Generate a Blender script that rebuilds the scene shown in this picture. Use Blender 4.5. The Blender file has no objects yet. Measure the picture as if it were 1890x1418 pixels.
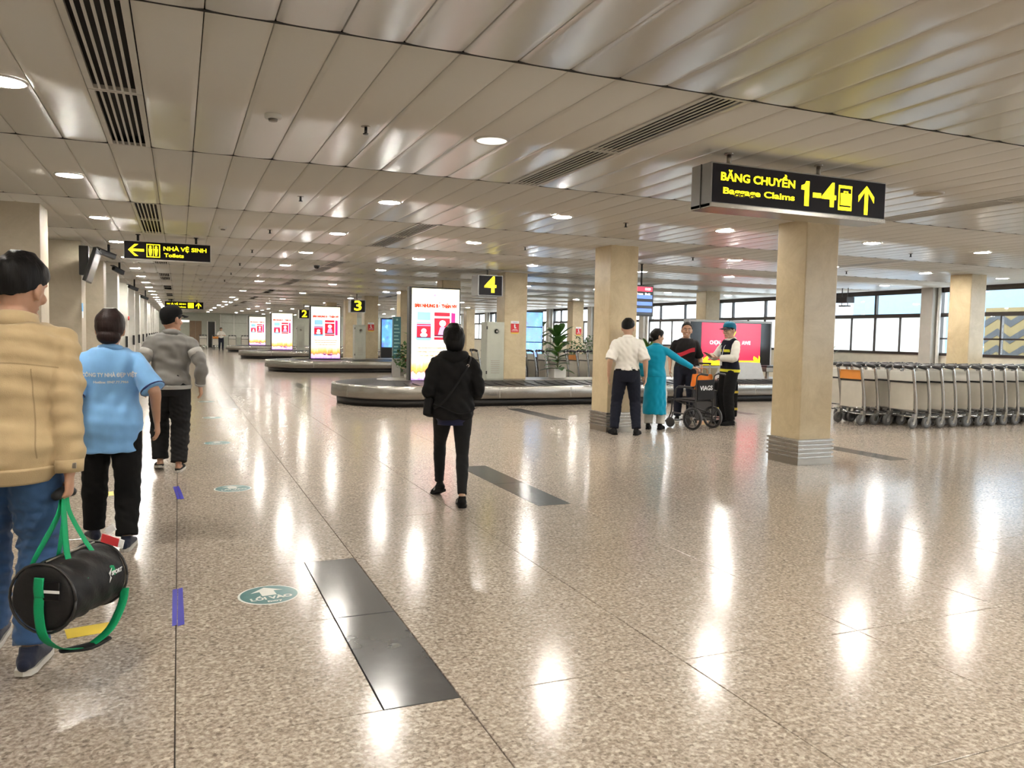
import bpy, bmesh, math, random
import numpy as np
from mathutils import Vector, Matrix

# ------------------------------------------------------------------ camera
SC = bpy.context.scene
COL = SC.collection
CAM_H = 1.5
F_PX, YAW, PITCH, ROLL = 1461.56, 0.39872, 0.06084, 0.01930
IW, IH = 1890.0, 1418.0
_f = Vector((math.sin(YAW) * math.cos(PITCH), math.cos(YAW) * math.cos(PITCH), -math.sin(PITCH)))
_r = Vector((math.cos(YAW), -math.sin(YAW), 0.0))
_u = _r.cross(_f)
CR = _r * math.cos(ROLL) + _u * math.sin(ROLL)
CU = _u * math.cos(ROLL) - _r * math.sin(ROLL)
CF = _f
cam_data = bpy.data.cameras.new('camera')
cam_data.sensor_fit = 'HORIZONTAL'
cam_data.sensor_width = 36.0
cam_data.lens = F_PX / IW * 36.0
cam_data.clip_start = 0.05
cam_data.clip_end = 300
cam = bpy.data.objects.new('camera', cam_data)
COL.objects.link(cam)
cam.matrix_world = Matrix(((CR.x, CU.x, -CF.x, 0), (CR.y, CU.y, -CF.y, 0), (CR.z, CU.z, -CF.z, CAM_H), (0, 0, 0, 1)))
SC.camera = cam
# ------------------------------------------------------------------ view, world
vs = SC.view_settings
vs.view_transform = 'Standard'
vs.look = 'None'
vs.exposure = 0.0
vs.gamma = 1.0
vs.use_curve_mapping = False
SKY_STRENGTH = 10.0
LAMP_STRENGTH = 350.0
world = bpy.data.worlds.new('overcast_sky')
SC.world = world
world.use_nodes = True
_bg = world.node_tree.nodes['Background']
_bg.inputs[0].default_value = (0.86, 0.93, 1.0, 1)
_bg.inputs[1].default_value = SKY_STRENGTH

CEIL = 2.95          # underside of the ceiling panels
cy = SC.cycles
cy.max_bounces = 7
cy.use_light_tree = False
cy.diffuse_bounces = 4
cy.glossy_bounces = 3
cy.transmission_bounces = 4
cy.transparent_max_bounces = 8
cy.caustics_reflective = False
cy.caustics_refractive = False
cy.use_adaptive_sampling = True
cy.adaptive_threshold = 0.03
cy.sample_clamp_indirect = 6.0
XL, XR = -2.6, 18.2   # left wall, window wall
YB, YE = -7.0, 73.0   # wall behind the camera, far end wall
random.seed(7)
RNG = np.random.RandomState(11)


def proj(x, y, z):
    q = Vector((x, y, z - CAM_H))
    w = q.dot(CF)
    if w < 0.05:
        return None
    return IW / 2 + F_PX * q.dot(CR) / w, IH / 2 - F_PX * q.dot(CU) / w


# ------------------------------------------------------------------ mesh helpers
class MB:
    def __init__(self):
        self.v = []
        self.f = []

    def add(self, vs, fs):
        o = len(self.v)
        self.v += [tuple(p) for p in vs]
        self.f += [tuple(i + o for i in f) for f in fs]
        return self

    def box(self, x0, x1, y0, y1, z0, z1, ch=0.0):
        if ch <= 0:
            vs = [(x, y, z) for z in (z0, z1) for y in (y0, y1) for x in (x0, x1)]
            fs = [(0, 2, 3, 1), (4, 5, 7, 6), (0, 1, 5, 4), (2, 6, 7, 3), (0, 4, 6, 2), (1, 3, 7, 5)]
            return self.add(vs, fs)
        c = min(ch, (x1 - x0) / 2.01, (y1 - y0) / 2.01, (z1 - z0) / 2.01)
        bm = bmesh.new()
        bmesh.ops.create_cube(bm, size=1.0)
        for v in bm.verts:
            v.co = Vector(((x0 + x1) / 2 + v.co.x * (x1 - x0), (y0 + y1) / 2 + v.co.y * (y1 - y0), (z0 + z1) / 2 + v.co.z * (z1 - z0)))
        bmesh.ops.bevel(bm, geom=list(bm.edges), offset=c, segments=2, affect='EDGES', profile=0.5)
        bm.verts.ensure_lookup_table()
        for i, v in enumerate(bm.verts):
            v.index = i
        vs = [v.co[:] for v in bm.verts]
        fs = [[v.index for v in f.verts] for f in bm.faces]
        bm.free()
        return self.add(vs, fs)

    def prism(self, poly, y0, y1):
        """polygon in x,z extruded along y (front y0)"""
        n = len(poly)
        vs = [(p[0], y0, p[1]) for p in poly] + [(p[0], y1, p[1]) for p in poly]
        fs = [tuple(range(n)), tuple(range(2 * n - 1, n - 1, -1))]
        fs += [(i, i + n, (i + 1) % n + n, (i + 1) % n) for i in range(n)]
        return self.add(vs, fs)

    def slab(self, poly, z0, z1):
        n = len(poly)
        vs = [(p[0], p[1], z0) for p in poly] + [(p[0], p[1], z1) for p in poly]
        fs = [tuple(range(n - 1, -1, -1)), tuple(range(n, 2 * n))]
        fs += [(i, (i + 1) % n, (i + 1) % n + n, i + n) for i in range(n)]
        return self.add(vs, fs)

    def lathe(self, prof, n=16, c=(0, 0, 0), axis='z'):
        vs, fs = [], []
        m = len(prof)
        for k in range(n):
            a = 2 * math.pi * k / n
            for (r, h) in prof:
                p = (r * math.cos(a), r * math.sin(a), h)
                if axis == 'x':
                    p = (p[2], p[0], p[1])
                elif axis == 'y':
                    p = (p[1], p[2], p[0])
                vs.append((p[0] + c[0], p[1] + c[1], p[2] + c[2]))
        for k in range(n):
            k2 = (k + 1) % n
            for j in range(m - 1):
                fs.append((k * m + j, k2 * m + j, k2 * m + j + 1, k * m + j + 1))
        return self.add(vs, fs)

    def tube(self, pts, rad, n=10, side=None, res=1, cap='flat', up=None):
        """loft; rad = number, list of numbers or list of (rx, ry)"""
        P = np.array(pts, float)
        N = len(P)
        if not hasattr(rad, '__len__'):
            rad = [rad] * N
        R = np.array([(r, r) if not hasattr(r, '__len__') else r for r in rad], float)
        if res > 1 and N > 2:
            Q, S = [], []
            for i in range(N - 1):
                p0, p1, p2, p3 = P[max(i - 1, 0)], P[i], P[i + 1], P[min(i + 2, N - 1)]
                r0, r1, r2, r3 = R[max(i - 1, 0)], R[i], R[i + 1], R[min(i + 2, N - 1)]
                for k in range(res):
                    t = k / res
                    cr = lambda a, b, c, d: 0.5 * ((2 * b) + (-a + c) * t + (2 * a - 5 * b + 4 * c - d) * t * t + (-a + 3 * b - 3 * c + d) * t ** 3)
                    Q.append(cr(p0, p1, p2, p3))
                    S.append(np.maximum(cr(r0, r1, r2, r3), 1e-4))
            Q.append(P[-1])
            S.append(R[-1])
            P, R = np.array(Q), np.array(S)
            N = len(P)
        T = np.zeros_like(P)
        T[1:-1] = P[2:] - P[:-2]
        T[0] = P[1] - P[0]
        T[-1] = P[-1] - P[-2]
        T /= np.linalg.norm(T, axis=1)[:, None] + 1e-12
        if side is None:
            a = np.array([1.0, 0, 0]) if abs(T[0][0]) < 0.8 else np.array([0, 1.0, 0])
        else:
            a = np.array(side, float)
        rings = []
        s = a
        for i in range(N):
            ref = a if side is not None else s
            s = ref - T[i] * (ref @ T[i])
            s /= np.linalg.norm(s) + 1e-12
            b = np.cross(T[i], s)
            rings.append((P[i], s, b, R[i], T[i]))
        seq = []
        if cap in ('round', 'start'):
            p, s, b, r, t = rings[0]
            m = min(r)
            for ph in (80, 55, 28):
                seq.append((p - t * m * math.sin(math.radians(ph)), s, b, r * math.cos(math.radians(ph))))
        for (p, s, b, r, t) in rings:
            seq.append((p, s, b, r))
        if cap == 'round':
            p, s, b, r, t = rings[-1]
            m = min(r)
            for ph in (28, 55, 80):
                seq.append((p + t * m * math.sin(math.radians(ph)), s, b, r * math.cos(math.radians(ph))))
        vs, fs = [], []
        for (p, s, b, r) in seq:
            for k in range(n):
                an = 2 * math.pi * k / n
                vs.append(tuple(p + s * (r[0] * math.cos(an)) + b * (r[1] * math.sin(an))))
        for i in range(len(seq) - 1):
            for k in range(n):
                k2 = (k + 1) % n
                fs.append((i * n + k, i * n + k2, (i + 1) * n + k2, (i + 1) * n + k))
        fs.append(tuple(range(n - 1, -1, -1)))
        L = (len(seq) - 1) * n
        fs.append(tuple(L + k for k in range(n)))
        return self.add(vs, fs)

    def ball(self, c, r, n=12, m=8):
        if not hasattr(r, '__len__'):
            r = (r, r, r)
        vs, fs = [], []
        for j in range(1, m):
            th = math.pi * j / m
            for k in range(n):
                a = 2 * math.pi * k / n
                vs.append((c[0] + r[0] * math.sin(th) * math.cos(a), c[1] + r[1] * math.sin(th) * math.sin(a), c[2] - r[2] * math.cos(th)))
        b = len(vs)
        vs += [(c[0], c[1], c[2] - r[2]), (c[0], c[1], c[2] + r[2])]
        for j in range(m - 2):
            for k in range(n):
                k2 = (k + 1) % n
                fs.append((j * n + k, j * n + k2, (j + 1) * n + k2, (j + 1) * n + k))
        for k in range(n):
            k2 = (k + 1) % n
            fs.append((b, k2, k))
            fs.append((b + 1, (m - 2) * n + k, (m - 2) * n + k2))
        return self.add(vs, fs)

    def xf(self, M):
        self.v = [tuple(M @ Vector(p)) for p in self.v]
        return self

    def mesh(self, name, smooth=False):
        me = bpy.data.meshes.new(name)
        me.from_pydata(self.v, [], self.f)
        me.update()
        if smooth:
            me.polygons.foreach_set('use_smooth', [True] * len(me.polygons))
        return me

    def build(self, name, mat, parent=None, smooth=False, loc=None, rotz=None, auto=None):
        return mesh_obj(name, self.mesh(name, smooth), mat, parent, loc, rotz)


def mesh_obj(name, me, mat=None, parent=None, loc=None, rotz=None, rot=None):
    o = bpy.data.objects.new(name, me)
    COL.objects.link(o)
    if mat is not None and len(me.materials) == 0:
        me.materials.append(mat)
    if parent is not None:
        o.parent = parent
    if loc is not None:
        o.location = loc
    if rotz is not None:
        o.rotation_euler = (0, 0, rotz)
    if rot is not None:
        o.rotation_euler = rot
    return o


def tag(o, label=None, cat=None, group=None, kind=None):
    if label:
        o['label'] = label
    if cat:
        o['category'] = cat
    if group:
        o['group'] = group
    if kind:
        o['kind'] = kind
    return o


def thing(name, label, cat, loc=(0, 0, 0), rotz=0.0, group=None):
    o = bpy.data.objects.new(name, None)
    o.empty_display_size = 0.1
    COL.objects.link(o)
    o.location = loc
    o.rotation_euler = (0, 0, rotz)
    return tag(o, label, cat, group)


def copy_tree(o, parent=None, mats=None):
    c = o.copy()
    COL.objects.link(c)
    c.parent = parent
    for ch in KIDS.get(o.name, None) or list(o.children):
        copy_tree(ch, c)
    return c


KIDS = {}


def box(name, mat, parent, x0, x1, y0, y1, z0, z1, ch=0.0):
    return MB().box(x0, x1, y0, y1, z0, z1, ch).build(name, mat, parent)


ORD = ['zeroth', 'first', 'second', 'third', 'fourth', 'fifth', 'sixth', 'seventh', 'eighth', 'ninth', 'tenth', 'eleventh', 'twelfth', 'thirteenth',
       'fourteenth', 'fifteenth', 'sixteenth', 'seventeenth', 'eighteenth', 'nineteenth', 'twentieth', 'twenty-first', 'twenty-second',
       'twenty-third', 'twenty-fourth', 'twenty-fifth', 'twenty-sixth', 'twenty-seventh', 'twenty-eighth', 'twenty-ninth', 'thirtieth']


# ------------------------------------------------------------------ materials
MATS = {}


def mat(name, col, rough=0.5, metal=0.0, spec=0.5, var=0.06, vscale=6.0, bump=0.0, bscale=40.0, emit=None, estr=0.0, sheen=0.0, coords='Object', stretch=None, coat=0.0):
    if name in MATS:
        return MATS[name]
    m = bpy.data.materials.new(name)
    m.use_nodes = True
    nt = m.node_tree
    b = nt.nodes['Principled BSDF']
    b.inputs['Roughness'].default_value = rough
    b.inputs['Metallic'].default_value = metal
    b.inputs['Specular IOR Level'].default_value = spec
    if coat:
        b.inputs['Coat Weight'].default_value = coat
        b.inputs['Coat Roughness'].default_value = 0.08
    if sheen:
        b.inputs['Sheen Weight'].default_value = sheen
    c4 = (*col, 1.0)
    b.inputs['Base Color'].default_value = c4
    if var > 0 or bump > 0:
        tc = nt.nodes.new('ShaderNodeTexCoord')
        src = tc.outputs[coords]
        if coords == 'Position':
            pass
        if stretch:
            mp = nt.nodes.new('ShaderNodeMapping')
            mp.inputs['Scale'].default_value = stretch
            nt.links.new(src, mp.inputs[0])
            src = mp.outputs[0]
    if var > 0:
        n = nt.nodes.new('ShaderNodeTexNoise')
        n.inputs['Scale'].default_value = vscale
        n.inputs['Detail'].default_value = 4
        nt.links.new(src, n.inputs['Vector'])
        mx = nt.nodes.new('ShaderNodeMix')
        mx.data_type = 'RGBA'
        mx.inputs[6].default_value = tuple(max(0, c * (1 - var * 2)) for c in col) + (1,)
        mx.inputs[7].default_value = tuple(min(1, c * (1 + var * 2)) for c in col) + (1,)
        nt.links.new(n.outputs['Fac'], mx.inputs[0])
        nt.links.new(mx.outputs[2], b.inputs['Base Color'])
    if bump > 0:
        n2 = nt.nodes.new('ShaderNodeTexNoise')
        n2.inputs['Scale'].default_value = bscale
        n2.inputs['Detail'].default_value = 3
        nt.links.new(src, n2.inputs['Vector'])
        bp = nt.nodes.new('ShaderNodeBump')
        bp.inputs['Strength'].default_value = bump
        bp.inputs['Distance'].default_value = 0.01
        nt.links.new(n2.outputs['Fac'], bp.inputs['Height'])
        nt.links.new(bp.outputs[0], b.inputs['Normal'])
    if emit is not None:
        b.inputs['Emission Color'].default_value = (*emit, 1.0)
        b.inputs['Emission Strength'].default_value = estr
    if emit is not None and estr < 5:
        m.cycles.emission_sampling = 'NONE'
    MATS[name] = m
    return m


def ramp(nt, stops, interp='LINEAR'):
    r = nt.nodes.new('ShaderNodeValToRGB')
    e = r.color_ramp.elements
    while len(e) > 1:
        e.remove(e[-1])
    e[0].position = stops[0][0]
    e[0].color = (*stops[0][1], 1)
    for p, c in stops[1:]:
        k = e.new(p)
        k.color = (*c, 1)
    r.color_ramp.interpolation = interp
    return r


def granite_mat():
    m = bpy.data.materials.new('speckled_granite')
    m.use_nodes = True
    nt = m.node_tree
    b = nt.nodes['Principled BSDF']
    g = nt.nodes.new('ShaderNodeNewGeometry')
    n1 = nt.nodes.new('ShaderNodeTexNoise')
    n1.inputs['Scale'].default_value = 52
    n1.inputs['Detail'].default_value = 3
    n1.inputs['Roughness'].default_value = 0.6
    nt.links.new(g.outputs['Position'], n1.inputs['Vector'])
    v = nt.nodes.new('ShaderNodeTexVoronoi')
    v.inputs['Scale'].default_value = 62
    nt.links.new(g.outputs['Position'], v.inputs['Vector'])
    r1 = ramp(nt, [(0.34, (0.11, 0.085, 0.067)), (0.45, (0.25, 0.205, 0.168)), (0.54, (0.4, 0.34, 0.28)), (0.66, (0.62, 0.54, 0.455))])
    nt.links.new(n1.outputs['Fac'], r1.inputs[0])
    sp = nt.nodes.new('ShaderNodeSeparateColor')
    nt.links.new(v.outputs['Color'], sp.inputs[0])
    r2 = ramp(nt, [(0.0, (0.17, 0.135, 0.11)), (0.2, (0.31, 0.255, 0.205)), (0.7, (0.42, 0.36, 0.3)), (1.0, (0.64, 0.565, 0.48))])
    nt.links.new(sp.outputs[0], r2.inputs[0])
    mx = nt.nodes.new('ShaderNodeMix')
    mx.data_type = 'RGBA'
    mx.inputs[0].default_value = 0.5
    nt.links.new(r1.outputs[0], mx.inputs[6])
    nt.links.new(r2.outputs[0], mx.inputs[7])
    # tile to tile tint
    n3 = nt.nodes.new('ShaderNodeTexNoise')
    n3.inputs['Scale'].default_value = 0.55
    nt.links.new(g.outputs['Position'], n3.inputs['Vector'])
    hs = nt.nodes.new('ShaderNodeHueSaturation')
    mr = nt.nodes.new('ShaderNodeMapRange')
    mr.inputs[3].default_value = 0.86
    mr.inputs[4].default_value = 1.1
    nt.links.new(n3.outputs['Fac'], mr.inputs[0])
    nt.links.new(mr.outputs[0], hs.inputs['Value'])
    nt.links.new(mx.outputs[2], hs.inputs['Color'])
    nt.links.new(hs.outputs[0], b.inputs['Base Color'])
    b.inputs['Roughness'].default_value = 0.165
    b.inputs['Specular IOR Level'].default_value = 0.34
    bp = nt.nodes.new('ShaderNodeBump')
    bp.inputs['Strength'].default_value = 0.06
    bp.inputs['Distance'].default_value = 0.004
    nt.links.new(n1.outputs['Fac'], bp.inputs['Height'])
    nt.links.new(bp.outputs[0], b.inputs['Normal'])
    return m


def marble_mat(name, c0, c1, rough=0.28):
    m = bpy.data.materials.new(name)
    m.use_nodes = True
    nt = m.node_tree
    b = nt.nodes['Principled BSDF']
    g = nt.nodes.new('ShaderNodeNewGeometry')
    n1 = nt.nodes.new('ShaderNodeTexNoise')
    n1.inputs['Scale'].default_value = 2.2
    n1.inputs['Detail'].default_value = 9
    n1.inputs['Roughness'].default_value = 0.72
    n1.inputs['Distortion'].default_value = 0.6
    nt.links.new(g.outputs['Position'], n1.inputs['Vector'])
    r = ramp(nt, [(0.3, c0), (0.7, c1)])
    nt.links.new(n1.outputs['Fac'], r.inputs[0])
    nt.links.new(r.outputs[0], b.inputs['Base Color'])
    b.inputs['Roughness'].default_value = rough
    return m


GRANITE = granite_mat()
MARBLE = marble_mat('cream_marble', (0.46, 0.36, 0.215), (0.64, 0.53, 0.345))
PIERM = marble_mat('grey_cream_stone', (0.42, 0.365, 0.275), (0.54, 0.475, 0.37), 0.45)
INLAY = mat('dark_inlay_stone', (0.06, 0.06, 0.062), 0.16, var=0.12, vscale=8, coords='Object')
GROUT = mat('dark_grout', (0.05, 0.042, 0.035), 0.9)
PANELM = mat('coated_aluminium_panel', (0.87, 0.84, 0.775), 0.28, 0.0, 0.36, var=0)
VOID = mat('ceiling_void_black', (0.015, 0.014, 0.013), 0.9)
WHITEM = mat('white_painted_metal', (0.78, 0.76, 0.71), 0.35)
BLACKM = mat('black_painted_metal', (0.015, 0.015, 0.016), 0.35)
DARKM = mat('dark_bronze_frame', (0.03, 0.022, 0.018), 0.4)
STEEL = mat('brushed_steel', (0.4, 0.385, 0.36), 0.26, 1.0, var=0.05, vscale=3, stretch=(1, 1, 30))
STEELD = mat('dark_brushed_steel', (0.34, 0.31, 0.27), 0.34, 1.0, var=0.05, vscale=3, stretch=(1, 1, 30))
CHROME = mat('galvanised_tube', (0.62, 0.62, 0.62), 0.25, 1.0)
RUBBER = mat('black_rubber', (0.018, 0.018, 0.02), 0.35)
TYRE = mat('grey_wheel_rubber', (0.075, 0.075, 0.075), 0.55)
CREAMW = mat('cream_wall_paint', (0.7, 0.66, 0.56), 0.6)
WHITEW = mat('white_wall_and_lit_pier', (0.82, 0.8, 0.74), 0.45)
GREENW = mat('pale_green_wall_paint', (0.42, 0.43, 0.36), 0.6)
CONCRETE = mat('grey_concrete', (0.42, 0.4, 0.36), 0.6)
SIGNBLACK = mat('black_sign_face', (0.006, 0.005, 0.009), 0.45, spec=.15, var=0)
YELLOW = mat('backlit_yellow', (0.9, 0.75, 0.02), 0.4, emit=(1.0, 0.84, 0.008), estr=2.1, var=0)
ALU = mat('grey_aluminium_case', (0.3, 0.3, 0.3), 0.35, 0.7)
LAMPON = mat('lit_lamp_lens', (1, 1, 1), 0.4, emit=(1.0, 0.95, 0.855), estr=LAMP_STRENGTH, var=0)
LAMPDIM = mat('dim_lamp_lens', (0.9, 0.9, 0.88), 0.4, emit=(1.0, 0.95, 0.86), estr=1.1, var=0)
LAMPOFF = mat('unlit_lamp_lens', (0.5, 0.43, 0.3), 0.4, var=0)
LAMPRING = mat('white_lamp_trim', (0.75, 0.72, 0.66), 0.35)


# ------------------------------------------------------------------ lettering
WORK = bpy.data.scenes.new('workbench')


def text_mesh(s, size, bold=0.0, align='CENTER', xs=1.0, shear=0.0, depth=0.0):
    cu = bpy.data.curves.new('lettering', 'FONT')
    cu.body = s
    cu.size = size
    cu.align_x = align
    cu.align_y = 'CENTER'
    cu.offset = bold
    cu.extrude = depth
    cu.shear = shear
    cu.resolution_u = 3
    o = bpy.data.objects.new('lettering', cu)
    WORK.collection.objects.link(o)
    with bpy.context.temp_override(scene=WORK, view_layer=WORK.view_layers[0]):
        dg = bpy.context.evaluated_depsgraph_get()
        dg.update()
        me = bpy.data.meshes.new_from_object(o.evaluated_get(dg))
    bpy.data.objects.remove(o)
    bpy.data.curves.remove(cu)
    if xs != 1.0:
        me.transform(Matrix.Diagonal((xs, 1, 1, 1)))
    return me


def text(name, s, size, m, parent, loc, rot=(math.pi / 2, 0, 0), bold=0.0, align='CENTER', xs=1.0, width=None, depth=0.0005):
    me = text_mesh(s, size, bold, align, xs, 0, depth)
    if width is not None and len(me.vertices):
        co = [v.co.x for v in me.vertices]
        w = max(co) - min(co)
        me.transform(Matrix.Diagonal((width / w, 1, 1, 1)))
    me.materials.clear()
    return mesh_obj(name, me, m, parent, loc, rot=rot)


def plate(name, poly, m, parent, y, t=0.004):
    """flat print or letter: polygon in x,z standing at y (front) with thickness t towards +y"""
    return MB().prism(poly, y, y + t).build(name, m, parent)


def rect(x0, x1, z0, z1):
    return [(x0, z0), (x1, z0), (x1, z1), (x0, z1)]


def ell(cx, cz, rx, rz, n=20):
    return [(cx + rx * math.cos(2 * math.pi * k / n), cz + rz * math.sin(2 * math.pi * k / n)) for k in range(n)]


def arrow_poly(cx, cz, h, w, ang=0.0, t=0.16):
    """outline arrow pointing up (ang=0), stroke thickness t*h"""
    s = t * h
    p = [(0, .5 * h), (.5 * w, .5 * h - .5 * w), (.5 * w, .5 * h - .5 * w - 1.35 * s), (.5 * s, .5 * h - 1.35 * s), (.5 * s, -.5 * h), (-.5 * s, -.5 * h),
         (-.5 * s, .5 * h - 1.35 * s), (-.5 * w, .5 * h - .5 * w - 1.35 * s), (-.5 * w, .5 * h - .5 * w)]
    c, sn = math.cos(ang), math.sin(ang)
    return [(cx + x * c - z * sn, cz + x * sn + z * c) for x, z in p]

# ================================================================== the setting
# ---- floor: granite tiles with dark inlays
TX, TY, FX0, FY0 = 1.092, 1.09, -0.022, 3.02


def seen_score(pts):
    s = 0.0
    for p in pts:
        q = proj(*p)
        if q and -20 < q[0] < IW + 20 and -20 < q[1] < IH + 20:
            s += 1.0 / ((p[0]) ** 2 + p[1] ** 2 + 1.0)
    return s


floor = MB().box(XL - .3, XR + .2, YB, YE, -0.14, -0.009).build('floor', GROUT)
tag(floor, 'glossy speckled beige granite floor of large square tiles', None, None, 'structure')


def tile_mb(w, l, t=0.01, b=0.0022, g=0.0022):
    x0, y0, x1, y1 = g, g, w - g, l - g
    vs = [(x0, y0, -t), (x1, y0, -t), (x1, y1, -t), (x0, y1, -t), (x0, y0, -b), (x1, y0, -b), (x1, y1, -b), (x0, y1, -b),
          (x0 + b, y0 + b, 0), (x1 - b, y0 + b, 0), (x1 - b, y1 - b, 0), (x0 + b, y1 - b, 0)]
    fs = [(0, 1, 5, 4), (1, 2, 6, 5), (2, 3, 7, 6), (3, 0, 4, 7), (4, 5, 9, 8), (5, 6, 10, 9), (6, 7, 11, 10), (7, 4, 8, 11), (8, 9, 10, 11)]
    return MB().add(vs, fs)


INW = 0.325
inlays = {(0, 0), (0, 1), (2, 3), (2, 4), (7, 4), (7, 5), (5, 9), (5, 10), (0, 12), (0, 13), (2, 17), (2, 18), (9, 9), (9, 10)}
ME_TILE = tile_mb(TX, TY).mesh('floor_tile')
ME_TILE.materials.append(GRANITE)
ME_CUT = tile_mb(TX - INW, TY).mesh('floor_tile_cut')
ME_CUT.materials.append(GRANITE)
ME_INLAY = tile_mb(INW, TY).mesh('inlay_tile')
ME_INLAY.materials.append(INLAY)
cells = []
i0, i1 = int((XL - FX0) / TX) - 1, int((XR - FX0) / TX) + 1
j0, j1 = int((YB - FY0) / TY) - 1, int((YE - FY0) / TY) + 1
for i in range(i0, i1):
    for j in range(j0, j1):
        x, y = FX0 + i * TX, FY0 + j * TY
        sc = seen_score([(x + TX * a, y + TY * b, 0) for a in (.1, .5, .9) for b in (.1, .5, .9)])
        cells.append((sc, i, j, x, y))
cells.sort(reverse=True)
field = MB()
nt_ = 0
for sc, i, j, x, y in cells:
    cut = (i, j) in inlays
    if nt_ < 300 and sc > 0:
        mesh_obj('floor_tile', ME_CUT if cut else ME_TILE, None, floor, (x, y, 0))
        nt_ += 1
    else:
        w = TX - INW if cut else TX
        T = tile_mb(w, TY)
        field.add([(p[0] + x, p[1] + y, p[2]) for p in T.v], T.f)
    if cut:
        mesh_obj('inlay_tile', ME_INLAY, None, floor, (x + TX - INW, y, 0.0))
fo = field.build('floor_tile_field', GRANITE, floor)
fo['kind'] = 'stuff'

# ---- ceiling: long coated panels, open slots, air grilles in some places
PX, PY, PX0, PY0 = 0.31, 3.107, 0.116, 3.964
ceiling = MB().box(XL - .3, XR + .2, YB, YE, CEIL + 0.12, CEIL + 0.3).build('ceiling', VOID)
tag(ceiling, 'low ceiling of long cream coated metal panels with dark slots', None, None, 'structure')


def panel_mb(w=PX, l=PY, gx=0.002, gy=0.012, sag=0.0042):
    prof = [(gx, 0.022), (gx + .0005, 0.005), (gx + .003, 0.0015)]
    for t in (0.12, 0.3, 0.5, 0.7, 0.88):
        prof.append((gx + t * (w - 2 * gx), -sag * (1 - (2 * t - 1) ** 2)))
    prof += [(w - gx - .003, 0.0015), (w - gx - .0005, 0.005), (w - gx, 0.022)]
    mb = MB()
    n = len(prof)
    vs = [(p[0], gy, p[1]) for p in prof] + [(p[0], l - gy, p[1]) for p in prof]
    fs = [(k, k + n, k + n + 1, k + 1) for k in range(n - 1)]
    fs += [tuple(range(n)), tuple(range(2 * n - 1, n - 1, -1))]
    return mb.add(vs, fs)


ME_PANEL = panel_mb().mesh('ceiling_panel', True)
ME_PANEL.materials.append(PANELM)
grille_cells = {}
for k in range(0, 16, 2):
    grille_cells[(-2, k)] = 'left'
    grille_cells[(9, k)] = 'centre'
    grille_cells[(24, k)] = 'right'
    grille_cells[(37, k)] = 'window'
pan = []
for i in range(int((XL - PX0) / PX) - 1, int((XR - PX0) / PX) + 1):
    for k in range(-4, 23):
        if (i, k) in grille_cells:
            continue
        x, y = PX0 + i * PX, PY0 + k * PY
        if x + PX > XR + .05 or x < XL - .2 or y < YB - 3 or y > YE:
            continue
        sc = seen_score([(x + PX * a, y + PY * b, CEIL) for a in (.1, .9) for b in (.02, .2, .4, .6, .8, .98)])
        pan.append((sc, i, k, x, y))
pan.sort(reverse=True)
field = MB()
P0 = panel_mb()
for q, (sc, i, k, x, y) in enumerate(pan):
    tilt = random.uniform(-0.0015, 0.0015)
    if q < 300 and sc > 0:
        o = mesh_obj('ceiling_panel', ME_PANEL, None, ceiling, (x, y, CEIL + random.uniform(0, .0015)))
        o.rotation_euler = (0, random.uniform(-.004, .004), 0)
    else:
        a = random.uniform(-.004, .004)
        field.add([(p[0] + x, p[1] + y, p[2] + CEIL + a * (p[0] - PX / 2)) for p in P0.v], P0.f)
fo = field.build('ceiling_panel_field', PANELM, ceiling, True)
fo['kind'] = 'stuff'

for k in range(-3, 23):
    y = PY0 + k * PY
    if YB < y < YE:
        MB().box(XL, XR, y - .013, y + .013, CEIL - .001, CEIL + .03).build('joint_rail', VOID, ceiling)

# air grilles: two framed halves of six slots
slat_me = MB().box(0, .015, 0, PY / 2 - .06, 0, .007, 0.002).mesh('slat')
slat_me.materials.append(WHITEM)
gfr = MB()
W_ = PX - .008
for h in (0, 1):
    ya, yb = h * PY / 2 + .008, (h + 1) * PY / 2 - .004
    gfr.box(0, .034, ya, yb, -.004, .02)
    gfr.box(W_ - .034, W_, ya, yb, -.004, .02)
    gfr.box(.034, W_ - .034, ya, ya + .024, -.004, .02)
    gfr.box(.034, W_ - .034, yb - .024, yb, -.004, .02)
gfr_me = gfr.mesh('grille_frame')
gfr_me.materials.append(WHITEM)
gb_me = MB().box(.0, W_, .01, PY - .01, .07, .1).mesh('grille_duct')
gb_me.materials.append(VOID)
GNAME = {'left': 'above the left walkway', 'centre': 'above the open floor left of centre', 'right': 'in the middle of the hall ceiling', 'window': 'near the window side'}
for (i, k), row in grille_cells.items():
    x, y = PX0 + i * PX, PY0 + k * PY
    q = proj(x + .15, y + 1.5, CEIL)
    if not q or q[0] < -200 or q[0] > 2300:
        continue
    g = thing('air_grille', 'white slotted air grille %s, %s from the camera' % (GNAME[row], ORD[k // 2 + 1]), 'air grille', (x + .004, y, CEIL), 0, 'ceiling air grilles')
    mesh_obj('grille_frame', gfr_me, None, g)
    mesh_obj('duct', gb_me, None, g)
    if k < 8:
        for h in (0, 1):
            for s in range(5):
                mesh_obj('slat', slat_me, None, g, (.034 + .0257 + s * .0417, h * PY / 2 + .034, -.004))

# ---- downlights
LX = [-0.95, 2.15, 4.27, 6.67, 9.28, 11.6, 14.1, 16.4]
LNAME = ['the row beside the left wall', 'the row over the open walkway', 'the row over the carousel ends', 'the row along the cream columns', 'the row right of the columns', 'the row before the trolleys', 'the row over the trolleys', 'the row nearest the windows']
ring_me = MB().lathe([(.112, .004), (.114, -.006), (.128, -.008), (.133, -.004), (.135, .004)], 24).mesh('lamp_trim', True)
ring_me.materials.append(LAMPRING)


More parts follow.
